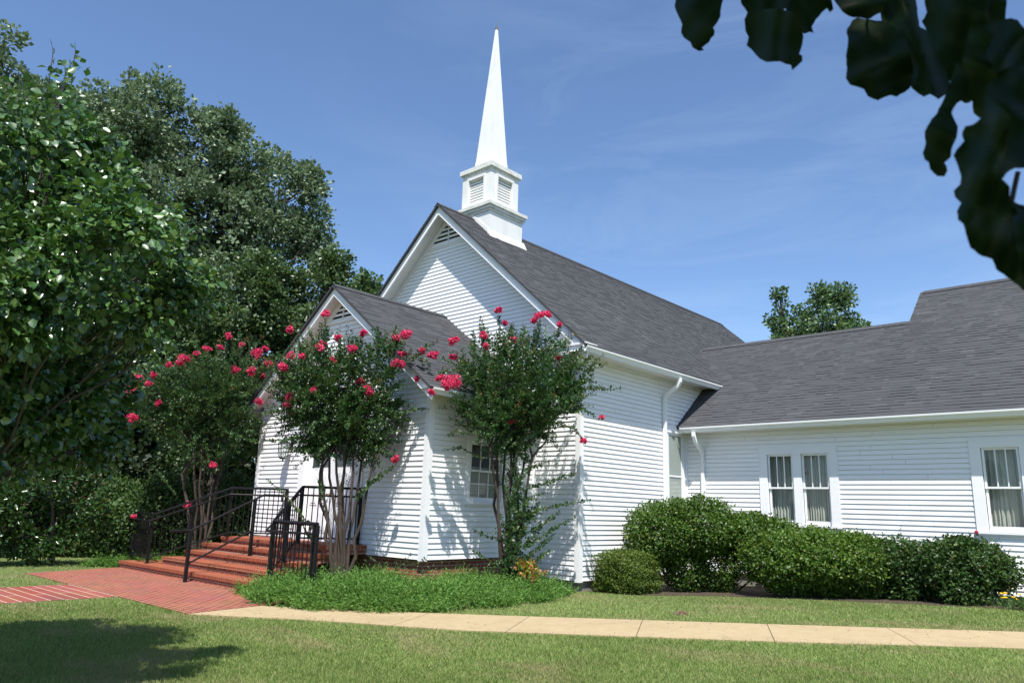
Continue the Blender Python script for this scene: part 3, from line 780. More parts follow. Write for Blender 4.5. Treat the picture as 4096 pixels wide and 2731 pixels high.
# tall frosted window in the nave wall beside the wing
fr = MB(); fr.box(0.0, 0.02, 3.67, 3.71, 1.3, 3.70); fr.box(0.0, 0.02, 4.33, 4.40, 1.3, 3.70); fr.box(-0.005, 0.018, 3.71, 4.33, 2.585, 2.625); fr.box(-0.005, 0.018, 3.71, 4.33, 3.64, 3.70); fr.box(-0.005, 0.02, 3.67, 4.40, 1.28, 1.36)
f = fr.build('window', M['trim'], church)
p_ = MB(); p_.quad((0.004, 3.7, 1.35), (0.004, 4.34, 1.35), (0.004, 4.34, 2.6), (0.004, 3.7, 2.6)); p_.build('pane', M['frost'], f)
p_ = MB(); p_.quad((0.008, 3.7, 2.6), (0.008, 4.34, 2.6), (0.008, 4.34, 3.66), (0.008, 3.7, 3.66)); p_.build('pane', M['frost'], f)

# double door
y = -3.21
fr = MB()
for s0, s1 in ((-5.88, -5.56), (-3.70, -3.38)):
    fr.box(s0, s1, y - 0.05, y + 0.05, 0.83, 3.25); fr.box(s0 + 0.06, s1 - 0.06, y - 0.075, y - 0.05, 0.98, 3.15)
fr.box(-5.92, -3.34, y - 0.055, y + 0.05, 3.25, 3.50); fr.box(-5.96, -3.30, y - 0.11, y + 0.05, 3.50, 3.57)
fr.box(-5.56, -3.70, y - 0.03, y + 0.12, 0.80, 0.86)
df = fr.build('door_frame', M['trim'], church)
for s0, s1 in ((-5.555, -4.635), (-4.625, -3.705)):
    d_ = MB(); yb = y + 0.05
    d_.box(s0, s1, yb, yb + 0.045, 0.87, 3.25)
    for j in range(2):
        w = (s1 - s0 - 0.36) / 2; q0 = s0 + 0.12 + j * (w + 0.12)
        for z0, z1 in ((1.02, 1.50), (1.62, 2.34)):
            d_.box(q0, q0 + w, yb - 0.012, yb - 0.0005, z0, z1); d_.box(q0 + 0.04, q0 + w - 0.04, yb - 0.022, yb - 0.0125, z0 + 0.05, z1 - 0.05)
    leaf_ = d_.build('door', M['trim'], church)
    g_ = MB()
    for j in range(2):
        w = (s1 - s0 - 0.36) / 2; q0 = s0 + 0.12 + j * (w + 0.12); g_.box(q0, q0 + w, yb - 0.008, yb - 0.0005, 2.48, 3.0)
    g_.build('pane', plain('door_glass', (0.03, 0.035, 0.04), 0.08, 0.1, 2, spec=0.7), leaf_)
    h_ = MB(); hx = s1 - 0.06 if s0 < -5 else s0 + 0.06
    h_.tube([(hx, yb - 0.01, 1.86), (hx, yb - 0.06, 1.86)], 0.012); h_.tube([(hx, yb - 0.06, 1.86), (hx, yb - 0.075, 1.86)], [0.03, 0.022], 10)
    h_.build('handle', M['copper'], leaf_)

# wall lantern beside the door
L = onY(652, 1030, -3.45)
lx, ly, lz = L
ln = MB()
ln.box(lx - 0.05, lx + 0.05, -3.25, -3.225, lz + 0.05, lz + 0.30)
ln.tube([(lx, -3.24, lz + 0.22), (lx, -3.34, lz + 0.30), (lx, ly, lz + 0.30)], 0.011, 6); ln.tube([(lx, ly, lz + 0.30), (lx, ly, lz + 0.21)], 0.012, 6)
ln.tube([(lx, -3.24, lz + 0.26), (lx, -3.29, lz + 0.36), (lx, -3.36, lz + 0.38), (lx, -3.39, lz + 0.34), (lx, -3.36, lz + 0.31)], 0.008, 6)
ln.tube([(lx, ly, lz + 0.22), (lx, ly, lz + 0.13)], [0.03, 0.15], 6)
for k in range(6):
    an = k * math.pi / 3; c_, s_ = math.cos(an), math.sin(an)
    ln.tube([(lx + 0.14 * c_, ly + 0.14 * s_, lz + 0.13), (lx + 0.09 * c_, ly + 0.09 * s_, lz - 0.22)], 0.008, 5)
ln.tube([(lx, ly, lz - 0.22), (lx, ly, lz - 0.25)], [0.10, 0.07], 6); ln.tube([(lx, ly, lz - 0.25), (lx, ly, lz - 0.31)], [0.02, 0.012], 6)
lo = ln.build('wall_lantern', M['black'], church)
lg = MB(); lg.tube([(lx, ly, lz - 0.22), (lx, ly, lz + 0.13)], [0.084, 0.132], 6, cap=False); lg.build('pane', M['glass'], lo)
lb = MB(); lb.tube([(lx, ly, lz - 0.2), (lx, ly, lz - 0.08), (lx, ly, lz - 0.03)], [0.018, 0.018, 0.004], 8); lb.build('bulb', M['trim'], lo)

# steeple
SX, SY = XC, 1.55
st = MB(); hb = 0.69; zb0 = 8.75
st.box(SX - hb, SX + hb, SY - hb, SY + hb, zb0, 9.86)
zt_ = lambda x: roof_z(x)
for sg in (1, -1):                    # flashing apron where the base meets the roof
    x0, x1 = SX + sg * (hb + 0.012), SX + sg * (hb + 0.15)
    st.prism([(x0, SY - hb - 0.08, zt_(x0) + 0.14), (x1, SY - hb - 0.08, zt_(x1) + 0.008), (x1, SY - hb - 0.08, zt_(x1) + 0.003), (x0, SY - hb - 0.08, zt_(x0) + 0.003)], (0, 2 * hb + 0.16, 0))
    st.prism([(SX, SY - hb - 0.02, zr + 0.14), (SX + sg * (hb + 0.08), SY - hb - 0.02, zt_(SX + sg * (hb + 0.08)) + 0.14), (SX + sg * (hb + 0.08), SY - hb - 0.02, zt_(SX + sg * (hb + 0.08)) + 0.002), (SX, SY - hb - 0.02, zr + 0.002)], (0, 0.018, 0))
steeple = st.build('steeple', M['steeple'], church)
def ring(parts, name, mat):
    mb = MB()
    for h_, z0, z1 in parts: mb.box(SX - h_, SX + h_, SY - h_, SY + h_, z0, z1)
    return mb.build(name, mat, steeple)
ring([(0.72, 9.865, 9.93), (0.755, 9.935, 10.02), (0.80, 10.025, 10.12), (0.70, 10.125, 10.17)], 'cornice', M['steeple_ledge'])
ring([(0.61, 11.23, 11.275), (0.655, 11.28, 11.42)], 'cornice', M['steeple_ledge'])
bh_ = 0.585; bz0, bz1 = 10.175, 11.228
bf = MB()
bf.box(SX - bh_ + 0.13, SX + bh_ - 0.13, SY - bh_ + 0.13, SY + bh_ - 0.13, bz0, bz1)
for sx in (-1, 1):
    for sy in (-1, 1):
        x0, x1 = sorted((SX + sx * bh_, SX + sx * (bh_ - 0.27))); y0, y1 = sorted((SY + sy * bh_, SY + sy * (bh_ - 0.27)))
        bf.box(x0, x1, y0, y1, bz0, bz1)
bf.build('belfry', M['steeple'], steeple)
ow = bh_ - 0.27
for fx, fy in ((0, -1), (1, 0), (0, 1), (-1, 0)):
    lv = MB(); a = np.array([-fy, fx, 0.0]); n = np.array([fx, fy, 0.0]); O = np.array([SX, SY, 0.0])
    def ob(s0, s1, o0, o1, z0, z1):
        A = [O + a * s + n * o for s in (s0, s1) for o in (o0, o1)]; lo_ = np.min(A, 0); hi = np.max(A, 0); lv.box(lo_[0], hi[0], lo_[1], hi[1], z0, z1)
    ob(-ow, ow, bh_ - 0.125, bh_ - 0.002, bz0, bz0 + 0.14); ob(-ow, ow, bh_ - 0.125, bh_ - 0.002, bz1 - 0.16, bz1)
    ob(-ow - 0.05, ow + 0.05, bh_ + 0.002, bh_ + 0.045, bz0 + 0.05, bz0 + 0.135); ob(-ow - 0.05, ow + 0.05, bh_ + 0.002, bh_ + 0.03, bz1 - 0.17, bz1 - 0.10)
    ob(-ow - 0.05, -ow + 0.01, bh_ + 0.001, bh_ + 0.028, bz0 + 0.14, bz1 - 0.175); ob(ow - 0.01, ow + 0.05, bh_ + 0.001, bh_ + 0.028, bz0 + 0.14, bz1 - 0.175)
    z = bz0 + 0.15
    while z < bz1 - 0.22:
        q = [O + a * (-ow) + n * o + np.array([0, 0, zz]) for o, zz in ((bh_ - 0.05, z), (bh_ - 0.12, z + 0.06), (bh_ - 0.12, z + 0.08), (bh_ - 0.05, z + 0.062))]
        lv.prism(q, a * 2 * ow); z += 0.085
    lv.build('louvre', M['steeple'], steeple)
sp = MB()
prof = [(0.42, 11.421), (0.385, 11.48), (0.352, 11.60), (0.328, 11.80), (0.308, 12.1), (0.030, 16.30), (0.0, 16.36)]
for (h0, z0), (h1, z1) in zip(prof[:-1], prof[1:]):
    for dx0, dy0, dx1, dy1 in ((-1, -1, 1, -1), (1, -1, 1, 1), (1, 1, -1, 1), (-1, 1, -1, -1)):
        sp.quad((SX + dx0 * h0, SY + dy0 * h0, z0), (SX + dx1 * h0, SY + dy1 * h0, z0), (SX + dx1 * h1, SY + dy1 * h1, z1), (SX + dx0 * h1, SY + dy0 * h1, z1))
sp.build('spire', M['steeple'], steeple)
fn = MB(); fn.tube([(SX, SY, 16.29), (SX, SY, 16.35), (SX, SY, 16.37), (SX, SY, 16.60)], [0.035, 0.045, 0.012, 0.003], 8); fn.build('finial', M['copper'], steeple)

# ------------------------------------------------------------------ brick steps
steps = empty('brick_steps', (-5.5, -5.6, 0), 'red brick steps with rowlock edges rising to the porch door', 'steps')
RS = 0.162
SF = [-5.67, -5.24, -4.83, -4.50, -4.20]
SXL = [-9.50, -8.16, -7.92, -7.80, -7.50]
SXR = [-1.75, -2.95, -3.0, -3.05, -3.08]
for k in range(5):
    z1 = PZ + RS * (k + 1); z0 = PZ - 0.03 if k == 0 else PZ + RS * k - 0.02
    yb = SF[k + 1] + 0.06 if k < 4 else -3.215
    if k == 0: yb = -4.75
    mb = MB()
    mb.box(SXL[k] + 0.02, SXR[k] - 0.02, SF[k] + 0.03, yb, z0, z1 - 0.068, m=0)
    mb.box(SXL[k], SXR[k], SF[k], yb, z1 - 0.066, z1, m=1)
    mb.build('step', [M['brick'], M['rowlock']], steps)

# ------------------------------------------------------------------ iron railings
RG = 'black iron railings of the brick steps'
def lerp(a, b, t): return np.array(a, float) * (1 - t) + np.array(b, float) * t
def guard(name, label, plan, ztop, zbot, posts, foot, hand_off, hand_dz):
    o = empty(name, (plan[1][0], plan[1][1], 0.0), label, 'railing', RG)
    top = [(p[0], p[1], z) for p, z in zip(plan, ztop)]; bot = [(p[0], p[1], z) for p, z in zip(plan, zbot)]
    mb = MB(); mb.tube(top, 0.024, square=True); mb.build('top_rail', M['black'], o)
    mb = MB(); mb.tube(bot, 0.017, square=True); mb.build('bottom_rail', M['black'], o)
    pk = MB()
    for i in range(len(plan) - 1):
        L_ = math.dist(plan[i], plan[i + 1]); n_ = max(2, round(L_ / 0.115))
        for j in range(1, n_):
            q = j / n_; a = lerp(top[i], top[i + 1], q); b_ = lerp(bot[i], bot[i + 1], q); pk.tube([b_, a], 0.008, square=True, cap=False)
    kk = pk.build('balusters', M['black'], o)
    for (i, q), fz in zip(posts, foot):
        a = lerp(top[i], top[min(i + 1, len(top) - 1)], q)
        mb = MB(); mb.tube([(a[0], a[1], fz), (a[0], a[1], a[2] - 0.02)], 0.026, square=True); mb.box(a[0] - 0.05, a[0] + 0.05, a[1] - 0.05, a[1] + 0.05, fz, fz + 0.012); mb.build('post', M['black'], o)
    hr = MB()
    h = [(p[0] + hand_off[i][0], p[1] + hand_off[i][1], p[2] - hand_dz) for i, p in enumerate(top)]
    h[0] = (h[0][0], h[0][1], h[1][2])
    hr.tube([(h[0][0], h[0][1], h[0][2] - 0.16)] + h + [(h[-1][0], h[-1][1], h[-1][2] - 0.12)], 0.020, 8)
    for i in range(1, len(top)): hr.tube([h[i], (top[i][0], top[i][1], h[i][2] - 0.02)], 0.008, 6)
    hr.build('handrail', M['black'], o, smooth=False)
    return o
guard('stair_railing', 'black iron stair railing at the far end of the steps, against the leafy shrubs',
      [(-6.23, -3.26), (-7.14, -4.22), (-8.42, -5.45), (-9.80, -5.30)], [1.955, 1.96, 1.285, 1.315], [0.925, 0.93, 0.30, 0.30],
      [(0, 0.03), (1, 0.0), (1, 0.5), (2, 0.0), (2, 1.0)], [0.83, 0.83, 0.50, 0.18, 0.0], [(0.06, -0.05), (0.07, -0.07), (0.05, -0.10), (0.0, -0.10)], 0.155)
guard('stair_railing', 'black iron stair railing on the near side of the steps, ending in the green juniper',
      [(-3.30, -3.26), (-3.92, -4.34), (-3.06, -5.45), (-1.78, -5.32)], [1.985, 1.98, 1.295, 1.285], [0.945, 0.95, 0.34, 0.30],
      [(0, 0.03), (1, 0.0), (1, 0.5), (2, 0.0), (2, 0.93), (2, 1.0)], [0.83, 0.83, 0.50, 0.18, 0.05, 0.0], [(-0.06, -0.05), (-0.07, -0.05), (-0.06, -0.10), (0.0, -0.10)], 0.17)
mr = empty('stair_railing', (-5.5, -5.85, 0), 'slender black middle handrail of two sloping bars on two posts', 'railing', RG)
hb_, ht_ = np.array((-5.5, -5.87, 1.03)), np.array((-5.40, -4.36, 1.80))
mb = MB(); mb.tube([hb_ + (-0.02, -0.42, -0.01), hb_, ht_, ht_ + (0.02, 0.42, 0.003), ht_ + (0.02, 0.44, -0.14)], 0.024, 8); mb.build('top_rail', M['black'], mr)
pt = lerp(hb_, ht_, 0.87)
mb = MB(); mb.tube([lerp(hb_, ht_, 0.01) - (0, 0, 0.66), pt - (0, 0, 0.66)], 0.02, 8); mb.build('bottom_rail', M['black'], mr)
mb = MB(); mb.tube([(hb_[0], hb_[1], PZ), hb_], 0.03, square=True); mb.build('post', M['black'], mr)
mb = MB(); mb.tube([(pt[0], pt[1], PZ + RS * 3), pt], 0.03, square=True); mb.build('post', M['black'], mr)

# ------------------------------------------------------------------ foliage tools
def leaves(P, A, B, L, Wd, fold=0.25, six=False):
    """leaf faces: P base, A axis, B side (unit), L length, Wd half width"""
    n = len(P); L = np.broadcast_to(L, n)[:, None]; Wd = np.broadcast_to(Wd, n)[:, None]
    Nn = unit(np.cross(A, B)); B = unit(np.cross(Nn, A))
    if six:
        mid = P + A * L * 0.45; tip = P + A * L - Nn * L * 0.12
        v = [P, mid + B * Wd + Nn * Wd * fold, P + A * L * 0.8 + B * Wd * 0.55 - Nn * L * 0.03, tip, P + A * L * 0.8 - B * Wd * 0.55 - Nn * L * 0.03, mid - B * Wd + Nn * Wd * fold, mid + Nn * 0]
        V = np.stack(v, 1).reshape(-1, 3); b_ = np.arange(n)[:, None] * 7
        F = np.concatenate([b_ + np.array(q) for q in ([0, 1, 2, 6], [6, 2, 3, 3], [0, 6, 4, 5], [6, 3, 4, 4])], 1).reshape(-1, 4)
        # quads only: split the tip triangles as thin quads
        F = np.concatenate([b_ + np.array([0, 6, 2, 1]), b_ + np.array([0, 5, 4, 6])], 0); T = np.concatenate([b_ + np.array([6, 3, 2]), b_ + np.array([6, 4, 3])], 0)
        Ft = np.concatenate([F[:, [0, 1, 2]], F[:, [0, 2, 3]], T], 0)
        return V, Ft
    v = [P, P + A * L * 0.5 + B * Wd + Nn * Wd * fold, P + A * L, P + A * L * 0.5 - B * Wd + Nn * Wd * fold]
    V = np.stack(v, 1).reshape(-1, 3); b_ = np.arange(n)[:, None] * 4
    return V, np.concatenate([b_ + np.array([0, 2, 1]), b_ + np.array([0, 3, 2])], 0)
def rnd(n): return unit(RNG.standard_normal((n, 3)))
def in_church(P):
    x, y, z = P[:, 0], P[:, 1], P[:, 2]
    dx = np.abs(x - XC)
    nave = (dx < 5.15) & (y > -0.6) & (y < 16.2) & (z < 9.90 - 0.899 * dx) & (z > 4.95) | (dx < 4.68) & (y > -0.08) & (y < 15.7) & (z < 5.5)
    porch = (dx < 3.78) & (y > -3.68) & (y < 0) & (z < 6.78 - 0.75 * dx) & (z > 3.75) | (dx < 3.33) & (y > -3.29) & (y < 0) & (z < 4.2)
    wing = (x > 0) & (y > 4.46) & (y < 11) | (x > 0) & (y > 4.0) & (z > 3.65) & (y < 11)
    return nave | porch | wing

def blob_points(blobs, n, shell=0.5):
    """points spread through a union of ellipsoids; blobs rows: x y z r (optional rz)"""
    B = np.array([list(b) + [b[3]] * (5 - len(b)) for b in blobs], float)
    w = B[:, 3] ** 2; w /= w.sum()
    idx = RNG.choice(len(B), n, p=w); d = rnd(n); r = RNG.random(n) ** shell
    P = B[idx, :3] + d * r[:, None] * B[idx][:, [3, 3, 4]]
    return P, d, idx, r
def clumpy_crown(name, parent, mat, blobs, nclump, per, leaf, clump_r, shell=0.33, up=0.5, six=False, keep=None, wratio=0.36, droop=0.0, extra=None, gap=0.12):
    """crown of leaf clumps; each clump is a little spray of leaves"""
    Pc, D, idx, r = blob_points(blobs, nclump, shell)
    # uneven surface: push clumps in and out with a coarse random field, drop some for gaps
    q_ = 1.0 / max(clump_r, 0.12) * 0.42; R3 = np.linalg.qr(RNG.standard_normal((3, 3)))[0]; X_ = Pc @ R3 * q_
    f = np.sin(X_[:, 0] * 1.9 + 1.3 * np.sin(X_[:, 2] * 1.4)) + np.sin(X_[:, 1] * 2.1 + X_[:, 2]) + np.sin(X_[:, 2] * 1.7 + 0.7 * X_[:, 0])
    k = RNG.random(nclump) < np.clip(0.70 + 0.42 * f, gap, 1)
    Pc, D = Pc[k], D[k]
    n = len(Pc) * per
    cid = np.repeat(np.arange(len(Pc)), per); cr = clump_r * (0.6 + 0.8 * RNG.random(len(Pc)))
    off = rnd(n) * (RNG.random(n) ** 0.5)[:, None] * cr[cid][:, None] * np.array([1, 1, 0.7])
    P = Pc[cid] + off
    if keep is not None:
        q = keep(P); P, off, cid = P[q], off[q], cid[q]
    n = len(P)
    A = unit(0.7 * D[cid] + 0.8 * unit(off) + 0.8 * rnd(n) + np.array([0, 0, -droop]))
    Nn = unit(0.6 * D[cid] + 0.8 * rnd(n) + np.array([0, 0, up]))
    Bv = unit(np.cross(Nn, A))
    L = leaf * (0.65 + 0.7 * RNG.random(n))
    V, F = leaves(P, A, Bv, L, L * wratio, six=six)
    if extra is not None: F = np.concatenate([F, extra[1] + len(V)]); V = np.concatenate([V, extra[0]])
    return big_mesh(name, V, F, mat, parent)
def px_blobs(lst, dist, jit=0.35, squash=1.0):
    out_ = []
    for u, v, r, *q in lst:
        dd = q[0] if q else dist; R = r / FPX * dd * 1.0
        p = at(u, v, dd + RNG.uniform(-jit, jit) * R)
        out_.append((p[0], p[1], p[2], R * 1.03, R * squash))
    return out_
def limb(mb, p0, p1, r0, r1, wob=0.06, n=6, sides=7):
    p0, p1 = np.array(p0, float), np.array(p1, float); L_ = np.linalg.norm(p1 - p0); pts = []; off = np.zeros(3)
    for i in range(n + 1):
        t_ = i / n
        if 0 < i < n: off = off * 0.6 + RNG.standard_normal(3) * wob * L_ * 0.5
        pts.append(p0 * (1 - t_) + p1 * t_ + off * math.sin(math.pi * t_))
    mb.tube(pts, [r0 * (1 - i / n) + r1 * i / n for i in range(n + 1)], sides, cap=False)
    return pts

def shoot_leaves(px, dist, spacing, leaf, wr, mb=None, rstem=0.006, pair=True, opp=0.55, tipscale=0.5):
    pts = np.array([at(u, v, dist + (q[0] if q else 0)) for u, v, *q in px])
    L_ = np.concatenate([[0], np.cumsum(np.linalg.norm(np.diff(pts, axis=0), axis=1))]); s = np.arange(spacing * 0.7, L_[-1], spacing)
    Q = np.stack([np.interp(s, L_, pts[:, i]) for i in range(3)], 1); T = unit(np.gradient(Q, axis=0)) if len(Q) > 1 else np.array([[0, 0, 1.0]])
    if mb is not None: mb.tube(pts, list(np.linspace(rstem, rstem * 0.35, len(pts))), 5, cap=False)
    side = unit(np.cross(T, np.array([0.3, 0.3, 1.0]) + 0.4 * RNG.standard_normal((len(T), 3))))
    Ps, As, Bs, Ls = [], [], [], []
    for sg in ((1, -1) if pair else (1,)):
        sd = side * (sg if pair else (np.where(np.arange(len(T)) % 2, 1, -1)[:, None]))
        A = unit(sd + T * opp + 0.35 * rnd(len(T))); Ps.append(Q); As.append(A); Bs.append(unit(T + 0.5 * rnd(len(T)))); Ls.append(leaf * (tipscale + (1 - tipscale) * np.clip((1 - s / L_[-1]) * 3 + 0.15, 0, 1)) * (0.75 + 0.5 * RNG.random(len(T))))
    return np.concatenate(Ps), np.concatenate(As), np.concatenate(Bs), np.concatenate(Ls)
def add_shoots(name, parent, mat, bark, shoots, dist, spacing, leaf, wr, six=False, pair=True, rstem=0.006):
    acc = []
    for px in shoots:
        mb = MB(); acc.append(shoot_leaves(px, dist, spacing, leaf, wr, mb, rstem, pair)); mb.build('stem', bark, parent, smooth=True)
    P, A, B_, L_ = [np.concatenate(q) for q in zip(*acc)]
    V, F = leaves(P, A, B_, L_, L_ * wr, six=six)
    return big_mesh(name, V, F, mat, parent)
def tree(name, label, base, blobs, mat, bark, r0, nclump, per, leaf, clump_r, group=None, cat='tree', keep=None, six=False, up=0.5, shell=0.33, wratio=0.36, fork=0.4, droop=0.0, shoots=None, limb_r=0.30, gap=0.12):
    o = empty(name, base, label, cat, group)
    base = np.array(base, float); B = np.array([b[:3] for b in blobs]); top = B[B[:, 2].argmax()]; cen = B.mean(0)
    mb = MB(); frk = base * (1 - fork) + np.array([cen[0], cen[1], cen[2]]) * fork; frk[:2] = base[:2] * 0.8 + frk[:2] * 0.2
    pts = limb(mb, base - (0, 0, 0.1), frk, r0, r0 * 0.72, 0.015, 5, 10)
    main = limb(mb, frk, top, r0 * 0.7, r0 * 0.12, 0.04, 7, 8)
    for b_ in B:
        j = int(np.clip(RNG.integers(0, 5), 0, len(main) - 1)); s_ = np.array(main[j])
        if s_[2] > b_[2]: s_ = np.array(main[0])
        br = limb(mb, s_, b_, r0 * limb_r, r0 * 0.07, 0.07, 5, 6)
        for q in range(4):
            e = b_ + rnd(1)[0] * np.array([1, 1, 0.8]) * 0.8 * RNG.random() * blobs[0][3]
            limb(mb, br[3 + q % 3], e, r0 * 0.08, r0 * 0.02, 0.08, 4, 5)
    extra = None
    if shoots:
        acc = [shoot_leaves(px, shoots[1], leaf * 0.85, leaf * 0.95, wratio, mb, 0.006, False) for px in shoots[0]]
        P, A, B_, L_ = [np.concatenate(q) for q in zip(*acc)]; extra = leaves(P, A, B_, L_, L_ * wratio, six=six)
    mb.build('trunk', bark, o, smooth=True)
    clumpy_crown('crown', o, mat, blobs, nclump, per, leaf, clump_r, shell, up, six, keep, wratio, droop, extra, gap)
    return o
not_church = lambda P: ~in_church(P)

# ------------------------------------------------------------------ trees beyond and beside the church
TG = 'trees at the wood edge behind the church'
A_bl = px_blobs([(300, 290, 95), (235, 235, 45), (350, 225, 55), (420, 320, 85), (480, 290, 40), (525, 300, 50), (560, 380, 85), (640, 430, 80), (705, 425, 48), (690, 520, 70), (600, 540, 105), (480, 480, 125), (380, 500, 125), (735, 560, 40), (250, 420, 115), (715, 640, 55), (300, 620, 120), (520, 640, 110)], 30)
tree('oak_tree', 'tall spreading grey-green oak, the highest crown at the wood edge left of the church', (-16.9, 0.3, 0), A_bl, M['oak'], M['bark_grey'], 0.42, 4200, 26, 0.165, 0.36, TG)
B_bl = px_blobs([(765, 610, 38), (720, 690, 70), (630, 720, 100), (560, 800, 115), (690, 800, 80), (500, 720, 100), (450, 860, 115), (570, 930, 95), (470, 1000, 85), (600, 640, 60)], 25.5)
tree('sweetgum_tree', 'darker leafy green sweetgum standing just behind the porch roof, below the tall oak', (-13.3, 0.9, 0), B_bl, M['gum'], M['bark_grey'], 0.30, 3200, 26, 0.135, 0.30, TG, keep=not_church)
C_bl = px_blobs([(5, 110, 38), (30, 190, 40), (-40, 230, 95), (60, 265, 60), (110, 235, 45), (0, 330, 110), (160, 245, 40), (100, 380, 110), (-120, 380, 140), (-60, 520, 150), (150, 520, 130), (190, 300, 60)], 34)
tree('oak_tree', 'oak at the far left edge whose top leaves the frame beside the near pear tree', (-24.5, -7.2, 0), C_bl, M['oak'], M['bark_grey'], 0.45, 3000, 24, 0.18, 0.40, TG)
D_bl = px_blobs([(842, 650, 26), (820, 690, 36), (865, 690, 30), (840, 730, 50), (790, 760, 60)], 38)
tree('sweetgum_tree', 'distant small green treetop showing between the porch gable and the nave gable', (at(835, 1200, 38)[0], at(835, 1200, 38)[1], 0), D_bl, M['far'], M['bark_grey'], 0.25, 500, 22, 0.22, 0.42, TG)
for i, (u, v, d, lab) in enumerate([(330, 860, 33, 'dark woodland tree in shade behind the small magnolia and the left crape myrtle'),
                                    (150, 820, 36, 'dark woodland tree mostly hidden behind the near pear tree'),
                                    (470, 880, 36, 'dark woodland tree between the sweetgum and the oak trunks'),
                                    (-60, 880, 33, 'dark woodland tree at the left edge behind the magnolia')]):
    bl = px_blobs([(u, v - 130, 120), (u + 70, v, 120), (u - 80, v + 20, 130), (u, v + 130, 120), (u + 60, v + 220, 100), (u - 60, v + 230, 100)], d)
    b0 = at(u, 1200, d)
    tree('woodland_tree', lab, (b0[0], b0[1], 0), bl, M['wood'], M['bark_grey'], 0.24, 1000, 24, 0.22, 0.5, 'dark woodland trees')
E_bl = px_blobs([(1790, 675, 13), (1797, 705, 20), (1785, 745, 22), (1880, 672, 20), (1858, 705, 26), (1900, 690, 32), (1935, 672, 20), (1925, 705, 28), (1890, 740, 55), (1950, 735, 24), (1850, 790, 70), (1930, 800, 70), (1800, 820, 60)], 44, jit=0.5)
tree('sweetgum_tree', 'lone rounded green tree rising behind the wing roof', (at(1870, 1000, 44)[0], at(1870, 1000, 44)[1], 0), E_bl, M['far'], M['bark_grey'], 0.32, 900, 24, 0.20, 0.36)

# small magnolia on the left lawn
mg = gp(118, 1297)
Mb = px_blobs([(60, 1190, 72), (150, 1170, 70), (115, 1120, 55), (0, 1200, 75), (190, 1170, 42), (80, 1235, 45), (-60, 1190, 70)], math.hypot(mg[0] - CAM[0], mg[1] - CAM[1]))
tree('magnolia_tree', 'small dark magnolia with a short trunk and glossy leaves on the left lawn', (mg[0], mg[1], 0), Mb, M['magnolia'], M['bark_grey'], 0.085, 420, 26, 0.13, 0.22, up=0.3, six=True, wratio=0.24, fork=0.45)

# ------------------------------------------------------------------ near pear tree on the left
PEAR_D = 7.4
# picture x, y, radius and distance of each mass of the crown (a tree about 4 m across, 7.5 m away)
pear_px = [(150, 190, 22, 7.2), (125, 240, 50, 7.2), (60, 330, 95, 6.8), (175, 330, 55, 7.0), (205, 425, 90, 7.0), (120, 520, 150, 8.2), (120, 520, 140, 6.4), (290, 520, 85, 6.2), (335, 630, 100, 7.1), (425, 650, 45, 7.3),
           (200, 700, 150, 8.8), (200, 660, 120, 6.4), (40, 720, 150, 9.4), (40, 670, 130, 6.4), (255, 800, 85, 8.4), (120, 900, 130, 9.4), (40, 860, 120, 8.6), (190, 950, 80, 9.2), (60, 980, 80, 9.2), (60, 1035, 70, 8.8), (190, 1030, 45, 9.2), (250, 1000, 40, 9.4), (130, 820, 110, 8.0), (-20, 930, 110, 8.3), (130, 960, 90, 8.6), (-30, 800, 120, 7.8), (20, 1040, 70, 8.5), (230, 880, 60, 8.9), (40, 880, 105, 7.4), (140, 905, 80, 7.8), (-60, 850, 120, 7.2), (60, 965, 80, 7.8),
           (385, 570, 40, 6.8), (360, 490, 38, 6.3), (330, 740, 60, 7.1), (420, 700, 42, 7.3), (250, 900, 50, 9.3), (-150, 420, 190, 7.5), (-330, 600, 180, 7.5), (-170, 700, 200, 9.5), (-170, 650, 180, 6.6), (-330, 850, 170, 8.0), (-150, 950, 150, 9.0), (-480, 750, 180, 8.0), (-120, 1060, 80, 7.5)]
P_bl = px_blobs(pear_px, PEAR_D, jit=0.15)
pb = at(-130, 1250, PEAR_D + 0.3)
pear_o = tree('pear_tree', 'near pear tree with shiny broad leaves filling the left edge, shading the lawn', (pb[0], pb[1], 0), P_bl, M['pear'], M['bark_grey'], 0.10, 7600, 17, 0.068, 0.17, shell=0.46, gap=0.03, six=True, wratio=0.40, up=0.35, fork=0.5, droop=0.35, limb_r=0.16, shoots=([[(112, 190), (118, 150), (122, 120), (118, 97)], [(165, 185), (168, 150), (173, 120), (172, 98)], [(140, 210), (150, 170), (148, 140)],
           [(440, 640), (470, 625), (482, 655)], [(350, 470), (395, 470), (410, 500)], [(240, 1035), (285, 1055), (318, 1064), (334, 1078)], [(440, 690), (470, 700), (486, 720)], [(330, 380), (345, 390), (352, 400)]], PEAR_D))
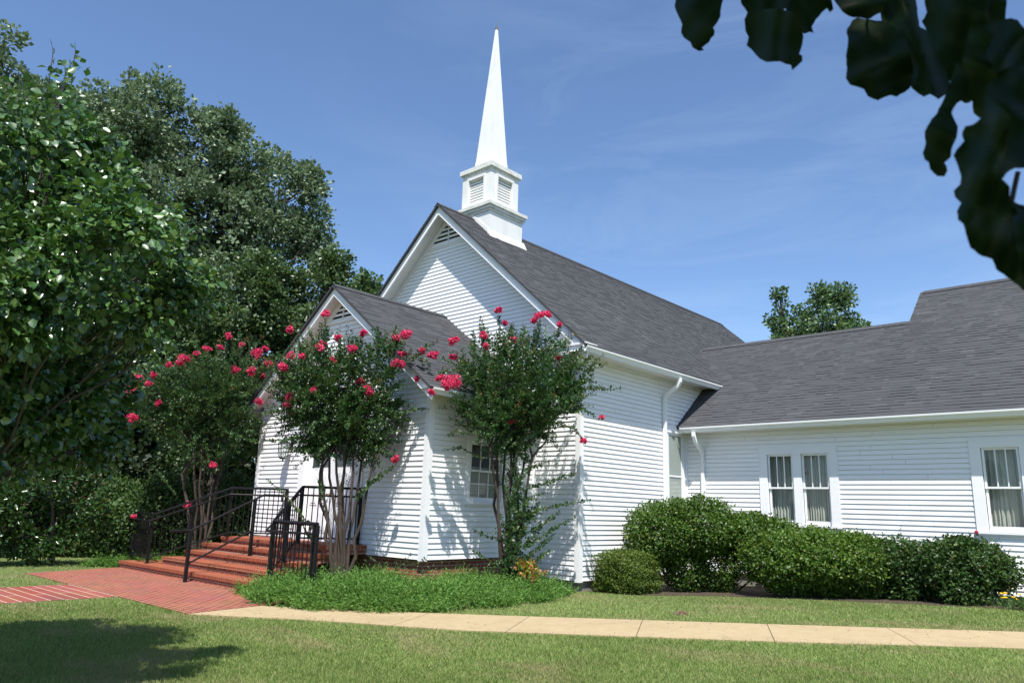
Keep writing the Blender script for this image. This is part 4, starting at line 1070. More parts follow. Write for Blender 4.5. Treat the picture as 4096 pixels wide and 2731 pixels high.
# ------------------------------------------------------------------ tree above the camera, with the branch that hangs into view
def outside_frame(P, margin=40):
    d = P - CAM; w = d @ _fw; u = 1176 + FPX * (d @ _rt) / np.maximum(w, 1e-3); v = 784 + FPX * (d @ _dn) / np.maximum(w, 1e-3)
    return ~((w > 0.02) & (u > -margin) & (u < 2352 + margin) & (v > -margin) & (v < 1568 + margin))
N_bl = [(10.9, -13.6, 4.4, 1.7, 1.0), (10.8, -15.2, 3.0, 1.3, 1.0), (12.6, -15.6, 3.4, 1.6, 1.2), (9.2, -15.6, 3.6, 1.3, 1.1), (12.0, -13.4, 3.4, 1.1, 0.8), (10.2, -14.2, 3.3, 0.8, 0.7), (13.6, -14.2, 3.6, 1.3, 1.0), (12.2, -14.6, 5.0, 1.9, 1.3), (10.3, -14.9, 4.9, 1.7, 1.2), (11.6, -12.6, 4.3, 1.2, 0.8), (13.2, -13.2, 4.6, 1.5, 1.1), (11.6, -14.2, 6.2, 1.6, 1.2)]  # unseen crown above the camera, spread wide to shade the hanging leaves
near = tree('pear_tree', 'pear tree over the viewer with an unseen shading crown; its dark leaves hang top right', (12.4, -15.2, 0.2), N_bl, M['silhouette'], M['bark_grey'], 0.14, 3600, 16, 0.11, 0.24, six=True, wratio=0.42, keep=outside_frame, fork=0.4)
def big_leaf(mb, base, tip, nrm, half, seed, curl=0.12, wave=0.10):
    r = np.random.default_rng(seed); base, tip = np.array(base), np.array(tip); L_ = np.linalg.norm(tip - base); a = (tip - base) / L_
    n_ = np.array(nrm, float); n_ -= a * (n_ @ a); n_ /= np.linalg.norm(n_); s = np.cross(n_, a); N = 30; ph = r.uniform(0, 6, 8); rows = []
    prof_t = [0, .04, .12, .25, .40, .55, .70, .82, .90, .95, 1.0]; prof_w = [0.02, .40, .76, .97, 1.0, .99, .93, .80, .56, .24, 0.004]
    for i in range(N + 1):
        t_ = i / N; w = half * np.interp(t_, prof_t, prof_w)
        c = base + a * L_ * t_ - n_ * curl * L_ * (t_ ** 2)
        row = []
        for x in (-1, -0.6, -0.25, 0, 0.25, 0.6, 1):
            q = 0 if x < 0 else 4; e = abs(x) > 0.9
            wv = 1 + (wave * (math.sin(7 * t_ * 2 + ph[q]) * 0.7 + 0.5 * math.sin(31 * t_ + ph[q + 1])) if e else 0)
            row.append(c + s * x * w * wv + n_ * (0.22 * abs(x) * w + half * (0.16 if e else 0.05 * (x != 0)) * math.sin(12 * t_ + ph[q + 2])))
        rows.append(row)
    for i in range(N):
        for k in range(6): mb.quad(rows[i][k], rows[i][k + 1], rows[i + 1][k + 1], rows[i + 1][k])
hl = MB()
#        base px       tip px       dist  half width px   tilt of the blade   curl
def q6(pts): return [((2600 + 0.8293 * x) / 1.7415, 0.8293 * y / 1.7415) for x, y in pts]
NEAR = [   # outline of each leaf or overlapping cluster of leaves, distance, ripple
    (q6([(130, -40), (118, 30), (135, 75), (155, 120), (150, 160), (165, 185), (195, 205), (205, 230), (235, 248), (262, 243), (250, 232), (285, 205), (310, 170), (312, 150), (305, 135), (325, 110), (340, 80), (345, 30), (352, 0), (350, -40)]), 0.62),
    (q6([(470, 60), (455, 95), (460, 150), (475, 180), (465, 220), (490, 240), (510, 265), (530, 285), (560, 300), (600, 298), (630, 298), (655, 310), (680, 315), (685, 340), (715, 315), (735, 295), (735, 270), (720, 262), (735, 215), (740, 180), (735, 120), (700, 60), (600, 40)]), 0.60),
    (q6([(430, -40), (440, 20), (470, 62), (520, 90), (590, 80), (660, 40), (690, -40)]), 0.63),
    (q6([(640, -40), (660, 60), (690, 130), (745, 165), (770, 155), (790, 160), (780, 130), (800, 95), (830, 60), (855, 40), (850, -40)]), 0.65),
    (q6([(845, -40), (852, 38), (868, 62), (885, 45), (880, 20), (870, -40)]), 0.66),
    (q6([(870, -40), (895, 15), (930, 60), (960, 80), (1000, 85), (1050, 95), (1120, 60), (1160, -40)]), 0.61),
    (q6([(1000, 85), (975, 100), (950, 140), (955, 200), (945, 270), (950, 330), (945, 380), (965, 410), (1000, 420), (1030, 430), (1050, 465), (1100, 485), (1130, 470), (1160, 460), (1190, 468), (1230, 445), (1255, 425), (1270, 330), (1240, 200), (1150, 110)]), 0.58),
    (q6([(1110, 60), (1130, 180), (1200, 300), (1262, 425), (1290, 450), (1320, 468), (1350, 455), (1390, 480), (1450, 440), (1440, 300), (1340, 150), (1300, 130), (1290, 60), (1280, -40), (1140, -40)]), 0.60),
    (q6([(1320, -40), (1335, 60), (1310, 105), (1340, 160), (1420, 330), (1490, 480), (1520, 500), (1545, 495), (1600, 330), (1640, 120), (1610, -40)]), 0.57),
    (q6([(1560, -40), (1540, 150), (1500, 330), (1520, 480), (1555, 490), (1560, 545), (1590, 570), (1680, 500), (1740, 300), (1715, 85), (1725, -40)]), 0.55),
    (q6([(1690, 100), (1740, 88), (1775, 98), (1804, 135), (1900, 200), (1900, 420), (1700, 420), (1620, 260)]), 0.54),
    (q6([(1480, 300), (1420, 470), (1385, 545), (1350, 590), (1325, 635), (1330, 690), (1315, 740), (1325, 770), (1345, 785), (1350, 815), (1385, 850), (1420, 852), (1435, 825), (1430, 800), (1420, 785), (1450, 760), (1455, 720), (1480, 660), (1485, 610), (1465, 570), (1455, 545), (1480, 500), (1530, 470), (1540, 380)]), 0.52),
    (q6([(1640, 480), (1590, 575), (1560, 600), (1520, 610), (1505, 640), (1515, 680), (1480, 720), (1463, 750), (1485, 800), (1500, 850), (1495, 890), (1465, 920), (1470, 950), (1500, 980), (1480, 1020), (1485, 1060), (1510, 1080), (1530, 1150), (1545, 1195), (1600, 1235), (1650, 1250), (1670, 1300), (1740, 1350), (1815, 1410), (1815, 1150), (1795, 1130), (1790, 1060), (1760, 1000), (1735, 960), (1735, 900), (1700, 865), (1720, 700), (1740, 560)]), 0.47),
    (q6([(1620, 420), (1600, 600), (1650, 760), (1702, 862), (1720, 835), (1760, 812), (1900, 808), (1900, 300), (1720, 330)]), 0.50),
    (q6([(1740, 968), (1780, 985), (1850, 1010), (1900, 1200), (1900, 1460), (1815, 1412), (1780, 1250), (1750, 1080)]), 0.48)]
from mathutils.geometry import delaunay_2d_cdt
for i, (poly, d) in enumerate(NEAR):
    r_ = np.random.default_rng(i); pp = np.array(poly); lo_, hi_ = pp.min(0), pp.max(0)
    rim = []                                       # finer, slightly ragged rim
    for a_, b_ in zip(pp, np.roll(pp, -1, 0)):
        n_ = max(1, int(np.linalg.norm(b_ - a_) / 9)); rim += [tuple(a_ + (b_ - a_) * k / n_ + (r_.normal(0, 0.8, 2) if k else 0)) for k in range(n_)]
    ins = [(x, y) for x in np.arange(lo_[0], hi_[0], 12) for y in np.arange(lo_[1], hi_[1], 12)]
    ins = [q for q in ins if in_poly(np.array([[q[0], q[1], 0]]), rim)[0]]
    vs, es, fs, *_ = delaunay_2d_cdt([Vector(q) for q in rim + ins], [(k, (k + 1) % len(rim)) for k in range(len(rim))], [], 1, 1e-4)
    ph = r_.uniform(0, 6, 3); ax = r_.normal(0, 1, 2); ax /= np.linalg.norm(ax); c0 = pp.mean(0); base_i = len(hl.v)
    for q in vs:
        x = (np.array(q) - c0) @ ax; y = (np.array(q) - c0) @ np.array([-ax[1], ax[0]])
        dd = d + 0.00022 * abs(x) + 0.004 * math.sin(0.045 * y + ph[0]) + 0.003 * math.sin(0.08 * x + ph[1]) + 0.0001 * y
        hl.v.append(tuple(at(q[0], q[1], dd)))
    for f_ in fs: hl.f.append(tuple(base_i + k for k in f_)); hl.m.append(0)
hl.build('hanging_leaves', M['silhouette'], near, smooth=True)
tw = MB()
for (u, v, d) in ((1600, -45, .62), (1742, -40, .60), (1850, -30, .64), (2010, -30, .58), (2150, -40, .57), (2250, -40, .55), (2330, -60, .54)):
    tw.tube([at(u + 14, v - 110, d + 0.02), at(u + 4, v - 50, d + 0.01), at(u, v + 30, d + 0.004)], 0.0012, 5, cap=False)
tw.tube([at(1560, -150, .64), at(1800, -190, .64), at(2100, -160, .6), at(2330, -90, .56), at(2420, 80, .52), at(2400, 300, .5)], 0.004, 6, cap=False)
tw.tube([at(2420, 80, .52), (10.6, -13.3, 2.6), (11.4, -14.2, 3.4), (12.0, -14.9, 3.2)], [0.004, 0.010, 0.02, 0.035], 6, cap=False)
tw.tube([at(2338, 395, .5), at(2330, 430, .5), at(2322, 470, .49)], 0.0015, 5, cap=False)
tw.build('hanging_twig', M['bark_grey'], near)

# ------------------------------------------------------------------ crape myrtles
def crape(label, base_px, dist, stems_px, blobs_px, tops_px, strays, flowers, nshoot, seed, leaf=0.068, depth_slope=0.0):
    base = at(*base_px, dist); base[2] = ground(base[0]) - 0.02
    o = empty('crape_myrtle', base, label, 'crape myrtle', 'crape myrtles by the porch')
    DD = lambda u: dist - depth_slope * max(0, base_px[0] - u)
    bl = []
    for u, v, r in blobs_px:
        R = r / FPX * DD(u); p = at(u, v, DD(u) + RNG.uniform(-0.35, 0.5) * min(R, 0.6)); bl.append((*p, R, R))
    cen = np.mean([b_[:3] for b_ in bl], 0)
    mb = MB()
    for k, (bu, tu, tv) in enumerate(stems_px):
        bq = base_px[0] + (bu - base_px[0]) * 0.55; p0 = at(bq, base_px[1], DD(bq) + RNG.uniform(-.07, .07)); p0[2] = base[2]; p1 = at(tu, tv, DD(tu) + RNG.uniform(-.35, .35)); b_ = bl[k % len(bl)]
        s = limb(mb, p0, p1, 0.036 + 0.010 * RNG.random(), 0.022, 0.035, 7, 7)
        for q in range(2):
            e = np.array(bl[(k * 2 + q * 3) % len(bl)][:3]); limb(mb, p1, p1 * 0.35 + e * 0.65, 0.024, 0.008, 0.05, 5, 6)
    # shoots: short arching sprays with paired leaves
    Ps, As, Bs, Ls, Tips = [], [], [], [], []
    Pc, D, idx, r = blob_points(bl, nshoot, 0.4)
    kp = RNG.random(nshoot) < np.clip(1.0 - 1.0 * (Pc[:, 2] - cen[2]) / (np.ptp(Pc[:, 2]) * 0.5), 0.22, 1.0)
    Pc, D, idx, r = Pc[kp], D[kp], idx[kp], r[kp]; nshoot = len(Pc)
    n_l = 18
    Tdir = unit(0.75 * D + 0.35 * unit(Pc - cen) + np.array([0, 0, 0.55]) + 0.45 * rnd(nshoot))
    Len = 0.34 + 0.40 * RNG.random(nshoot); bend = unit(rnd(nshoot) + np.array([0, 0, -0.6]))
    sidev = unit(np.cross(Tdir, rnd(nshoot)))
    for j in range(n_l):
        t_ = (j + 0.5) / n_l
        Q = Pc + Tdir * (Len * (t_ - 0.4))[:, None] + bend * (0.22 * Len * t_ ** 2)[:, None]
        ang = j * 1.57 * 0.5 + 0.3 * RNG.standard_normal(nshoot)
        sd = unit(sidev * np.cos(ang)[:, None] + np.cross(Tdir, sidev) * np.sin(ang)[:, None])
        for sg in (1, -1):
            Ps.append(Q); As.append(unit(sd * sg + 0.45 * Tdir + 0.3 * rnd(nshoot) + np.array([0, 0, -0.15]))); Bs.append(unit(Tdir + 0.6 * rnd(nshoot))); Ls.append(leaf * (1.15 - 0.6 * t_) * (0.7 + 0.6 * RNG.random(nshoot)))
    Tips = Pc + Tdir * (Len * 0.62)[:, None] + bend * (0.22 * Len)[:, None]; Tsel = (r > 0.85) & (Pc[:, 2] > cen[2] - 0.1) & (RNG.random(nshoot) < 0.16)
    tw_ = mb; Extra = []
    up_shoots = [[(u0, v0), ((u0 + u1) / 2 + 3, (v0 + v1) / 2), (u1, v1)] for (u0, v0), (u1, v1) in tops_px]
    acc = [shoot_leaves(px, DD(px[0][0]) - 0.25, 0.036, leaf * 1.15, 0.3, tw_, 0.006) for px in up_shoots + strays] + [shoot_leaves(px, DD(px[0][0]) - 0.25, 0.05, leaf * 1.0, 0.3, None) for px in up_shoots + strays]
    for (u0, v0), (u1, v1) in tops_px:                          # more leafy spikes beside each long shoot
        for q in range(4):
            a_ = RNG.normal(0, 22, 2); ln = RNG.uniform(0.55, 1.05)
            px = [(u0 + a_[0], v0 + 18 + a_[1] * .4), (u0 + a_[0] + (u1 - u0) * ln * .5 + RNG.normal(0, 6), v0 + 18 + (v1 - v0) * ln * .55), (u0 + a_[0] * 1.4 + (u1 - u0) * ln, v0 + 14 + (v1 - v0) * ln)]
            acc.append(shoot_leaves(px, DD(u0) + RNG.normal(-.15, .3), 0.038, leaf * 1.1, 0.3, tw_, 0.005)); Extra.append(at(px[-1][0], px[-1][1], DD(u0) - .1))
    for a_, b_, c_, d_ in acc: Ps.append(a_); As.append(b_); Bs.append(c_); Ls.append(d_)
    P, A, B_, L_ = np.concatenate(Ps), np.concatenate(As), np.concatenate(Bs), np.concatenate(Ls)
    k = ~in_church(P); P, A, B_, L_ = P[k], A[k], B_[k], L_[k]
    V, F = leaves(P, A, B_, L_, L_ * 0.31)
    big_mesh('foliage', V, F, M['crape'], o); mb.build('trunk', M['bark_crape'], o, smooth=True)
    # seed heads at shoot tips
    T_ = np.concatenate([Tips[Tsel], np.array(Extra)]); T_ = T_[~in_church(T_)]; m_ = 22; Q = np.repeat(T_, m_, 0) + rnd(len(T_) * m_) * (0.075 * RNG.random(len(T_) * m_) ** 0.5)[:, None]
    V, F = leaves(Q, rnd(len(Q)), rnd(len(Q)), 0.020, 0.008); big_mesh('seed_heads', V, F, M['bronze'], o)
    for i, (u, v, rp) in enumerate(flowers):
        R = rp / FPX * dist * 0.82; c = at(u, v, DD(u) - (0.55 if rp > 9 else 0.35)); m_ = int(90 + rp * 22)
        lob = rnd(7) * R * 0.55 * np.array([1.35, 1.35, 0.85]) + np.linspace(-0.5, 0.5, 7)[:, None] * rnd(1) * R; cc = c + lob[RNG.integers(0, 7, m_)] + rnd(m_) * (R * 0.62 * RNG.random(m_) ** 0.4)[:, None]
        V, F = leaves(cc, rnd(m_), rnd(m_), 0.034, 0.019, fold=0.6); big_mesh('blossom', V, F, M['pink'], o)
    return o
crape('pink crape myrtle farthest from the corner, behind the left stair railing', (455, 1290), 20.3,
      [(448, 425, 1050), (452, 445, 1045), (456, 462, 1040), (458, 478, 1050), (462, 495, 1050), (466, 512, 1060), (446, 418, 1090)],
      [(480, 880, 80), (555, 890, 75), (420, 915, 75), (510, 840, 50), (470, 960, 80), (375, 900, 48), (600, 860, 42), (640, 900, 30), (540, 970, 60), (360, 950, 38), (430, 1000, 45), (500, 1010, 45), (640, 850, 24), (395, 850, 26)],
      [((545, 820), (550, 755)), ((480, 830), (470, 790)), ((520, 815), (518, 765)), ((590, 830), (600, 800)), ((430, 850), (420, 815)), ((360, 900), (300, 890)), ((350, 960), (308, 950))],
      [[(440, 1060), (475, 1060), (490, 1066)], [(404, 1137), (375, 1100), (350, 1066)]],
      [(295, 897, 16), (318, 868, 10), (304, 958, 11), (427, 820, 13), (540, 848, 11), (590, 812, 14), (578, 850, 10), (648, 840, 12), (616, 835, 10), (594, 923, 10), (412, 832, 9), (490, 1066, 8), (365, 925, 7), (340, 880, 7), (432, 1158, 7), (610, 800, 7), (580, 860, 7), (308, 1185, 5), (450, 812, 7), (475, 800, 8), (505, 798, 7), (525, 772, 8), (555, 790, 7), (602, 862, 8), (632, 868, 8), (355, 862, 7), (388, 838, 7)], 1350, 1)
crape('pink crape myrtle beside the porch steps, rooted between the right railing and the porch corner', (782, 1345), 15.25,
      [(770, 740, 1060), (774, 757, 1050), (778, 772, 1040), (784, 790, 1040), (790, 812, 1050), (794, 830, 1060), (798, 855, 1070), (768, 735, 1085), (786, 800, 1030)],
      [(760, 900, 110), (850, 880, 95), (700, 880, 70), (915, 840, 50), (760, 985, 80), (735, 800, 52), (880, 800, 48), (820, 970, 80), (950, 870, 30), (680, 950, 40), (900, 930, 45), (720, 1010, 50), (850, 1020, 50), (660, 870, 30), (800, 820, 55), (985, 850, 25)],
      [((745, 800), (747, 730)), ((800, 830), (835, 760)), ((890, 810), (912, 745)), ((870, 800), (868, 748)), ((695, 840), (685, 775)), ((725, 810), (712, 765)), ((930, 830), (985, 800)), ((780, 800), (776, 765)), ((960, 870), (1030, 850)), ((820, 800), (815, 770)), ((670, 860), (640, 810))],
      [[(720, 1215), (690, 1180), (650, 1130), (613, 1100)], [(840, 1110), (870, 1095), (905, 1070)], [(700, 1000), (650, 1012), (605, 1010)], [(900, 960), (950, 940), (992, 938)], [(690, 950), (640, 945), (600, 950)], [(815, 1150), (850, 1110), (880, 1095)], [(740, 1150), (738, 1120), (730, 1100)], [(720, 1240), (700, 1215), (690, 1190)]],
      [(746, 720, 10), (665, 757, 8), (697, 817, 9), (668, 818, 8), (810, 800, 10), (733, 800, 10), (835, 765, 8), (930, 768, 14), (910, 775, 8), (916, 835, 15), (828, 876, 9), (843, 896, 12), (722, 895, 11), (908, 1055, 9), (664, 912, 9), (765, 826, 8), (742, 788, 7), (925, 812, 8), (658, 930, 7), (990, 815, 7), (970, 805, 7), (960, 868, 6), (648, 843, 11), (775, 775, 7)], 1350, 2)
crape('pink crape myrtle nearest the nave corner, leafy along its trunk beside the porch window', (1158, 1352), 15.35,
      [(1148, 1128, 1040), (1152, 1140, 1010), (1156, 1160, 1000), (1162, 1185, 1010), (1168, 1205, 1030), (1160, 1170, 990), (1170, 1222, 1050)],
      [(1150, 860, 90), (1235, 875, 95), (1180, 955, 85), (1110, 890, 60), (1290, 860, 50), (1150, 790, 38), (1250, 795, 45), (1085, 850, 34), (1325, 880, 28), (1120, 960, 55), (1250, 960, 55), (1180, 1020, 45), (1305, 920, 38), (1350, 850, 16), (1060, 930, 28), (1200, 830, 60), (1178, 1090, 20), (1185, 1150, 24), (1185, 1210, 24), (1178, 1270, 24), (1215, 1180, 18), (1170, 1310, 20)],
      [((1145, 790), (1145, 722)), ((1110, 800), (1103, 725)), ((1190, 790), (1205, 748)), ((1230, 790), (1240, 730)), ((1265, 790), (1290, 750)), ((1290, 830), (1345, 795)), ((1330, 870), (1372, 880)), ((1170, 780), (1172, 745)), ((1090, 810), (1085, 760)), ((1060, 850), (1015, 820)), ((1320, 850), (1360, 815))],
      [[(1160, 1240), (1120, 1232), (1085, 1215)], [(1170, 1320), (1130, 1290), (1085, 1263)], [(1180, 1190), (1260, 1165), (1355, 1148)], [(1200, 1260), (1270, 1215), (1322, 1185)], [(1200, 1290), (1240, 1255), (1275, 1225)], [(1190, 1125), (1260, 1108), (1325, 1085)], [(1250, 900), (1335, 935), (1378, 965)], [(1110, 1055), (1060, 1028), (1018, 1032)],
       [(1165, 1300), (1170, 1200), (1160, 1090)], [(1175, 1320), (1185, 1230), (1180, 1130)], [(1180, 1300), (1200, 1220), (1205, 1130)], [(1170, 1250), (1172, 1180), (1190, 1080)], [(1190, 1240), (1225, 1180), (1240, 1150)], [(1190, 1190), (1220, 1140), (1260, 1130)], [(1195, 1230), (1240, 1210), (1285, 1175)], [(1185, 1270), (1215, 1240), (1250, 1200)], [(1280, 970), (1320, 985), (1338, 1008)], [(1160, 1330), (1168, 1260), (1150, 1180)], [(1090, 1000), (1050, 990), (1030, 1000)], [(1185, 1330), (1230, 1290), (1262, 1262)], [(1180, 1120), (1215, 1075), (1260, 1060)]],
      [(1040, 875, 19), (1022, 885, 10), (1042, 782, 10), (1240, 725, 12), (1225, 735, 9), (1258, 720, 10), (1145, 713, 8), (1110, 770, 8), (1115, 795, 8), (1285, 745, 6), (1178, 780, 7), (1175, 967, 7), (1340, 1012, 7), (1040, 820, 8), (1000, 815, 8), (990, 900, 7), (1157, 872, 5), (1160, 742, 6), (1383, 958, 5), (1012, 868, 8), (1283, 820, 5)], 1400, 3, depth_slope=0.0075)

# ------------------------------------------------------------------ shrubs
def shrub(name, label, blobs, mat, n, leaf, cat='shrub', group=None, wr=0.34, stems=7, fuzz=0.06, box=False, up=0.5):
    """a clipped or loose bush: leaves in a skin some depth thick over a lumpy body, on a few stems"""
    B = np.array([list(b) + [b[3]] * (5 - len(b)) for b in blobs], float)
    c = B[:, :3].mean(0); gx = ground(c[0]); o = empty(name, (c[0], c[1], gx), label, cat, group)
    w = B[:, 3] ** 2; w /= w.sum(); idx = RNG.choice(len(B), int(n * 1.5), p=w); D = rnd(len(idx))
    R = B[idx][:, [3, 3, 4]]
    if box: Dn = D / (np.abs(D) ** 5).sum(1, keepdims=True) ** 0.2
    else: Dn = D
    lump = 1 + 0.07 * np.sin(D[:, 0] * 9 + idx * 2) * np.sin(D[:, 1] * 8 + idx) + 0.05 * np.sin(D[:, 2] * 13 + D[:, 0] * 7)
    rr = 1 - 0.5 * RNG.random(len(idx)) ** 1.7 + fuzz * np.maximum(RNG.standard_normal(len(idx)), -0.5)
    P = B[idx, :3] + Dn * R * (rr * lump)[:, None]
    keep = (P[:, 2] > gx + 0.03) & ~in_church(P)
    for b_ in B: keep &= (((P - b_[:3]) / b_[[3, 3, 4]]) ** 2).sum(1) > 0.30
    P, D = P[keep][:n], D[keep][:n]; m_ = len(P)
    A = unit(0.6 * D + 1.0 * rnd(m_) + np.array([0, 0, 0.25])); Nn = unit(0.9 * D + 0.7 * rnd(m_) + np.array([0, 0, up])); L_ = leaf * (0.6 + 0.8 * RNG.random(m_))
    Bq = unit(np.cross(Nn, A))
    ns = int(m_ * 0.004 * (0.4 if box else 1)); top_ = np.where((D[:, 2] > 0.25))[0]
    if len(top_) and ns:                                        # stray shoots
        q = RNG.choice(top_, ns); Dr = unit(D[q] * 0.7 + np.array([0, 0, 0.9]) + 0.4 * rnd(ns)); ln = leaf * (1.5 + 3.2 * RNG.random(ns) ** 2)
        for j in range(7):
            Pq = P[q] + Dr * (ln * (0.15 + 0.85 * j / 6))[:, None]; P = np.concatenate([P, Pq]); A = np.concatenate([A, unit(rnd(ns) + Dr * 0.8)]); Bq = np.concatenate([Bq, rnd(ns)]); L_ = np.concatenate([L_, leaf * (1 - 0.07 * j) * (0.6 + 0.5 * RNG.random(ns))])
    V, F = leaves(P, A, Bq, L_, L_ * wr); big_mesh('foliage', V, F, mat, o)
    mb = MB()
    for k in range(stems):
        b_ = B[k % len(B)]; e = b_[:3] + rnd(1)[0] * b_[3] * 0.6; limb(mb, (c[0] * 0.5 + b_[0] * 0.5 + RNG.uniform(-.15, .15), c[1] * 0.5 + b_[1] * 0.5 + RNG.uniform(-.15, .15), gx - 0.05), e, 0.025, 0.008, 0.06, 5, 5)
    mb.build('stems', M['bark_grey'], o, smooth=True)
    return o
BG = 'shrubs along the wing wall'
shrub('boxwood', 'low clipped round boxwood at the nave corner, smallest bush of the row', [(0.72, 0.78, 0.42, 0.58, 0.42)], M['box'], 30000, 0.036, group=BG, fuzz=0.03, box=True)
shrub('holly_bush', 'tall mounded light green bush below the downspouts, between boxwood and double window',
      [(1.05, 1.75, 1.22, 0.86, 0.70), (1.60, 2.20, 1.38, 0.86, 0.64), (2.35, 3.05, 1.22, 0.78, 0.50), (2.75, 3.6, 1.15, 0.62, 0.45), (0.72, 1.9, 1.02, 0.55, 0.5), (1.40, 1.95, 0.50, 0.48, 0.55), (1.9, 2.5, 0.50, 0.48, 0.55)], M['dome'], 60000, 0.058, group=BG, fuzz=0.06, up=0.75)
shrub('holly_bush', 'broad rounded light green bush under the double window',
      [(3.30, 2.45, 0.78, 0.76, 0.56), (3.90, 2.78, 0.82, 0.80, 0.56), (4.5, 3.35, 0.80, 0.70, 0.54), (3.6, 3.35, 0.95, 0.7, 0.5), (4.25, 3.65, 0.92, 0.6, 0.46), (3.45, 2.75, 0.38, 0.50, 0.42), (4.1, 3.15, 0.38, 0.50, 0.42), (4.6, 3.55, 0.4, 0.45, 0.4)], M['shrub'], 60000, 0.058, group=BG, fuzz=0.06, up=0.75)
shrub('privet_bush', 'dark thin bush between the broad light bush and the right end bush',
      [(5.1, 3.75, 0.82, 0.58, 0.48), (5.6, 3.95, 0.76, 0.55, 0.46), (5.35, 3.75, 0.4, 0.45, 0.4)], M['hedge'], 13000, 0.06, group=BG, fuzz=0.10, up=0.7)
shrub('privet_bush', 'dark open square bush below the right window, beside the yellow flowers',
      [(6.10, 3.70, 0.82, 0.50, 0.46), (6.62, 3.80, 0.86, 0.52, 0.46), (6.35, 3.6, 0.45, 0.46, 0.45), (6.35, 3.75, 1.16, 0.34, 0.22), (6.95, 3.95, 0.75, 0.34, 0.34)], M['hedge'], 13000, 0.065, group=BG, fuzz=0.11, up=0.7)
# shoots growing out of the bushes
rose = empty('rose_stem', onY(2243, 1250, 4.1), 'thin rose stem with a single red bloom at the corner of the right window', 'rose')
mb = MB(); rs = [onY(2236, 1290, 4.0), onY(2240, 1250, 4.05), onY(2243, 1222, 4.1)]; mb.tube(rs, 0.005, 5); mb.build('stem', M['bark_crape'], rose)
c = np.array(rs[-1]); V, F = leaves(c + rnd(50) * 0.02, rnd(50), rnd(50), 0.032, 0.018, fold=.6); big_mesh('bloom', V, F, M['pink'], rose)
ac = [shoot_leaves(px, d_, 0.05, 0.06, 0.34, None) for px, d_ in (([(2236, 1290), (2244, 1240)], 17.6), ([(2180, 1270), (2172, 1235)], 17.5))]
P, A, B_, L_ = [np.concatenate(q) for q in zip(*ac)]; V, F = leaves(P, A, B_, L_, L_ * .34); big_mesh('leaves', V, F, M['shrub'], rose)

yf = gp(2335, 1402)
yo = empty('coreopsis', (yf[0], yf[1], ground(yf[0])), 'low clump of yellow flowers at the right edge by the bush', 'flowers')
n = 900; P = np.array(yf) + RNG.standard_normal((n, 3)) * np.array([0.24, 0.2, 0.0]) + np.array([0.15, 0.15, 0]); P[:, 2] = ground(yf[0]) + RNG.random(n) * 0.18
V, F = leaves(P, unit(rnd(n) + np.array([0, 0, 1.0])), rnd(n), 0.08, 0.012); big_mesh('foliage', V, F, M['abelia'], yo)
for k in range(13):
    c = np.array([yf[0] + 0.15 + RNG.uniform(-.38, .4), yf[1] + 0.1 + RNG.uniform(-.25, .25), ground(yf[0]) + RNG.uniform(.17, .27)]); an = np.arange(9) * 0.7; A = np.stack([np.cos(an), np.sin(an), 0.25 + 0 * an], 1); A = unit(A + np.array([0.3, -0.5, 0.3]))
    V, F = leaves(np.repeat(c[None], 9, 0), A, unit(np.cross(A, np.array([0.3, -0.5, 0.8]))), 0.04, 0.013); big_mesh('flower', V, F, M['yellow'], yo)

dm = gp(1566, 1411); mb = MB()
for k in range(70):
    an, r_ = RNG.random() * 6.28, 0.12 * RNG.random() ** 0.6; x, y, sz = dm[0] + r_ * math.cos(an), dm[1] + r_ * math.sin(an), RNG.uniform(0.010, 0.028); z = ground(dm[0]) + 0.055 * (1 - r_ / 0.13)
    mb.tube([(x, y, z - sz), (x + RNG.normal(0, .01), y + RNG.normal(0, .01), z), (x + RNG.normal(0, .01), y, z + sz * 0.6)], [sz, sz * 0.9, sz * 0.3], 5)
tag(mb.build('dirt_mound', plain('loose_red_soil', (0.14, 0.085, 0.055), 0.95, 0.4, 30)), 'small crumbly mound of brown soil in the lawn behind the walk', 'dirt mound')

# nandina with orange leaves
nb = at(1228, 1345, 15.3)
no = empty('nandina', (nb[0], nb[1], 0), 'small nandina with orange and yellow leaves at the foot of the corner crape myrtle', 'shrub')
bl = px_blobs([(1222, 1318, 22), (1238, 1330, 18), (1205, 1310, 18), (1245, 1345, 10)], 15.0)
clumpy_crown('foliage', no, M['nandina'], bl, 60, 14, 0.075, 0.09, up=0.3)
mb = MB()
for k in range(4): limb(mb, (nb[0] + RNG.uniform(-.05, .05), nb[1], 0), bl[k][:3], 0.008, 0.004, 0.05, 4, 5)
mb.build('stems', M['bark_crape'], no)

# shrubs left of the steps
SG = 'shrubs left of the steps'
def pxshrub(lst, d): return [(b[0], b[1], b[2], b[3], b[3]) for b in px_blobs(lst, d, 0.3)]
shrub('abelia', 'loose arching green shrub behind the left stair railing', pxshrub([(330, 1190, 55), (390, 1170, 60), (280, 1225, 50), (350, 1245, 50), (430, 1220, 55), (375, 1125, 34)], 22.0), M['abelia'], 20000, 0.085, group=SG, fuzz=0.12)
shrub('abelia', 'green shrub between the porch wall and the trunks of the left crape myrtle', pxshrub([(510, 1190, 50), (550, 1170, 45), (480, 1230, 50), (540, 1230, 45), (545, 1120, 30)], 21.5), M['abelia'], 14000, 0.085, group=SG, fuzz=0.12)
shrub('azalea', 'rounded green shrub at the wood edge left of the magnolia trunk', pxshrub([(20, 1230, 60), (-60, 1220, 70), (70, 1245, 50), (10, 1170, 55)], 25.5), M['abelia'], 8000, 0.11, group=SG, fuzz=0.1)
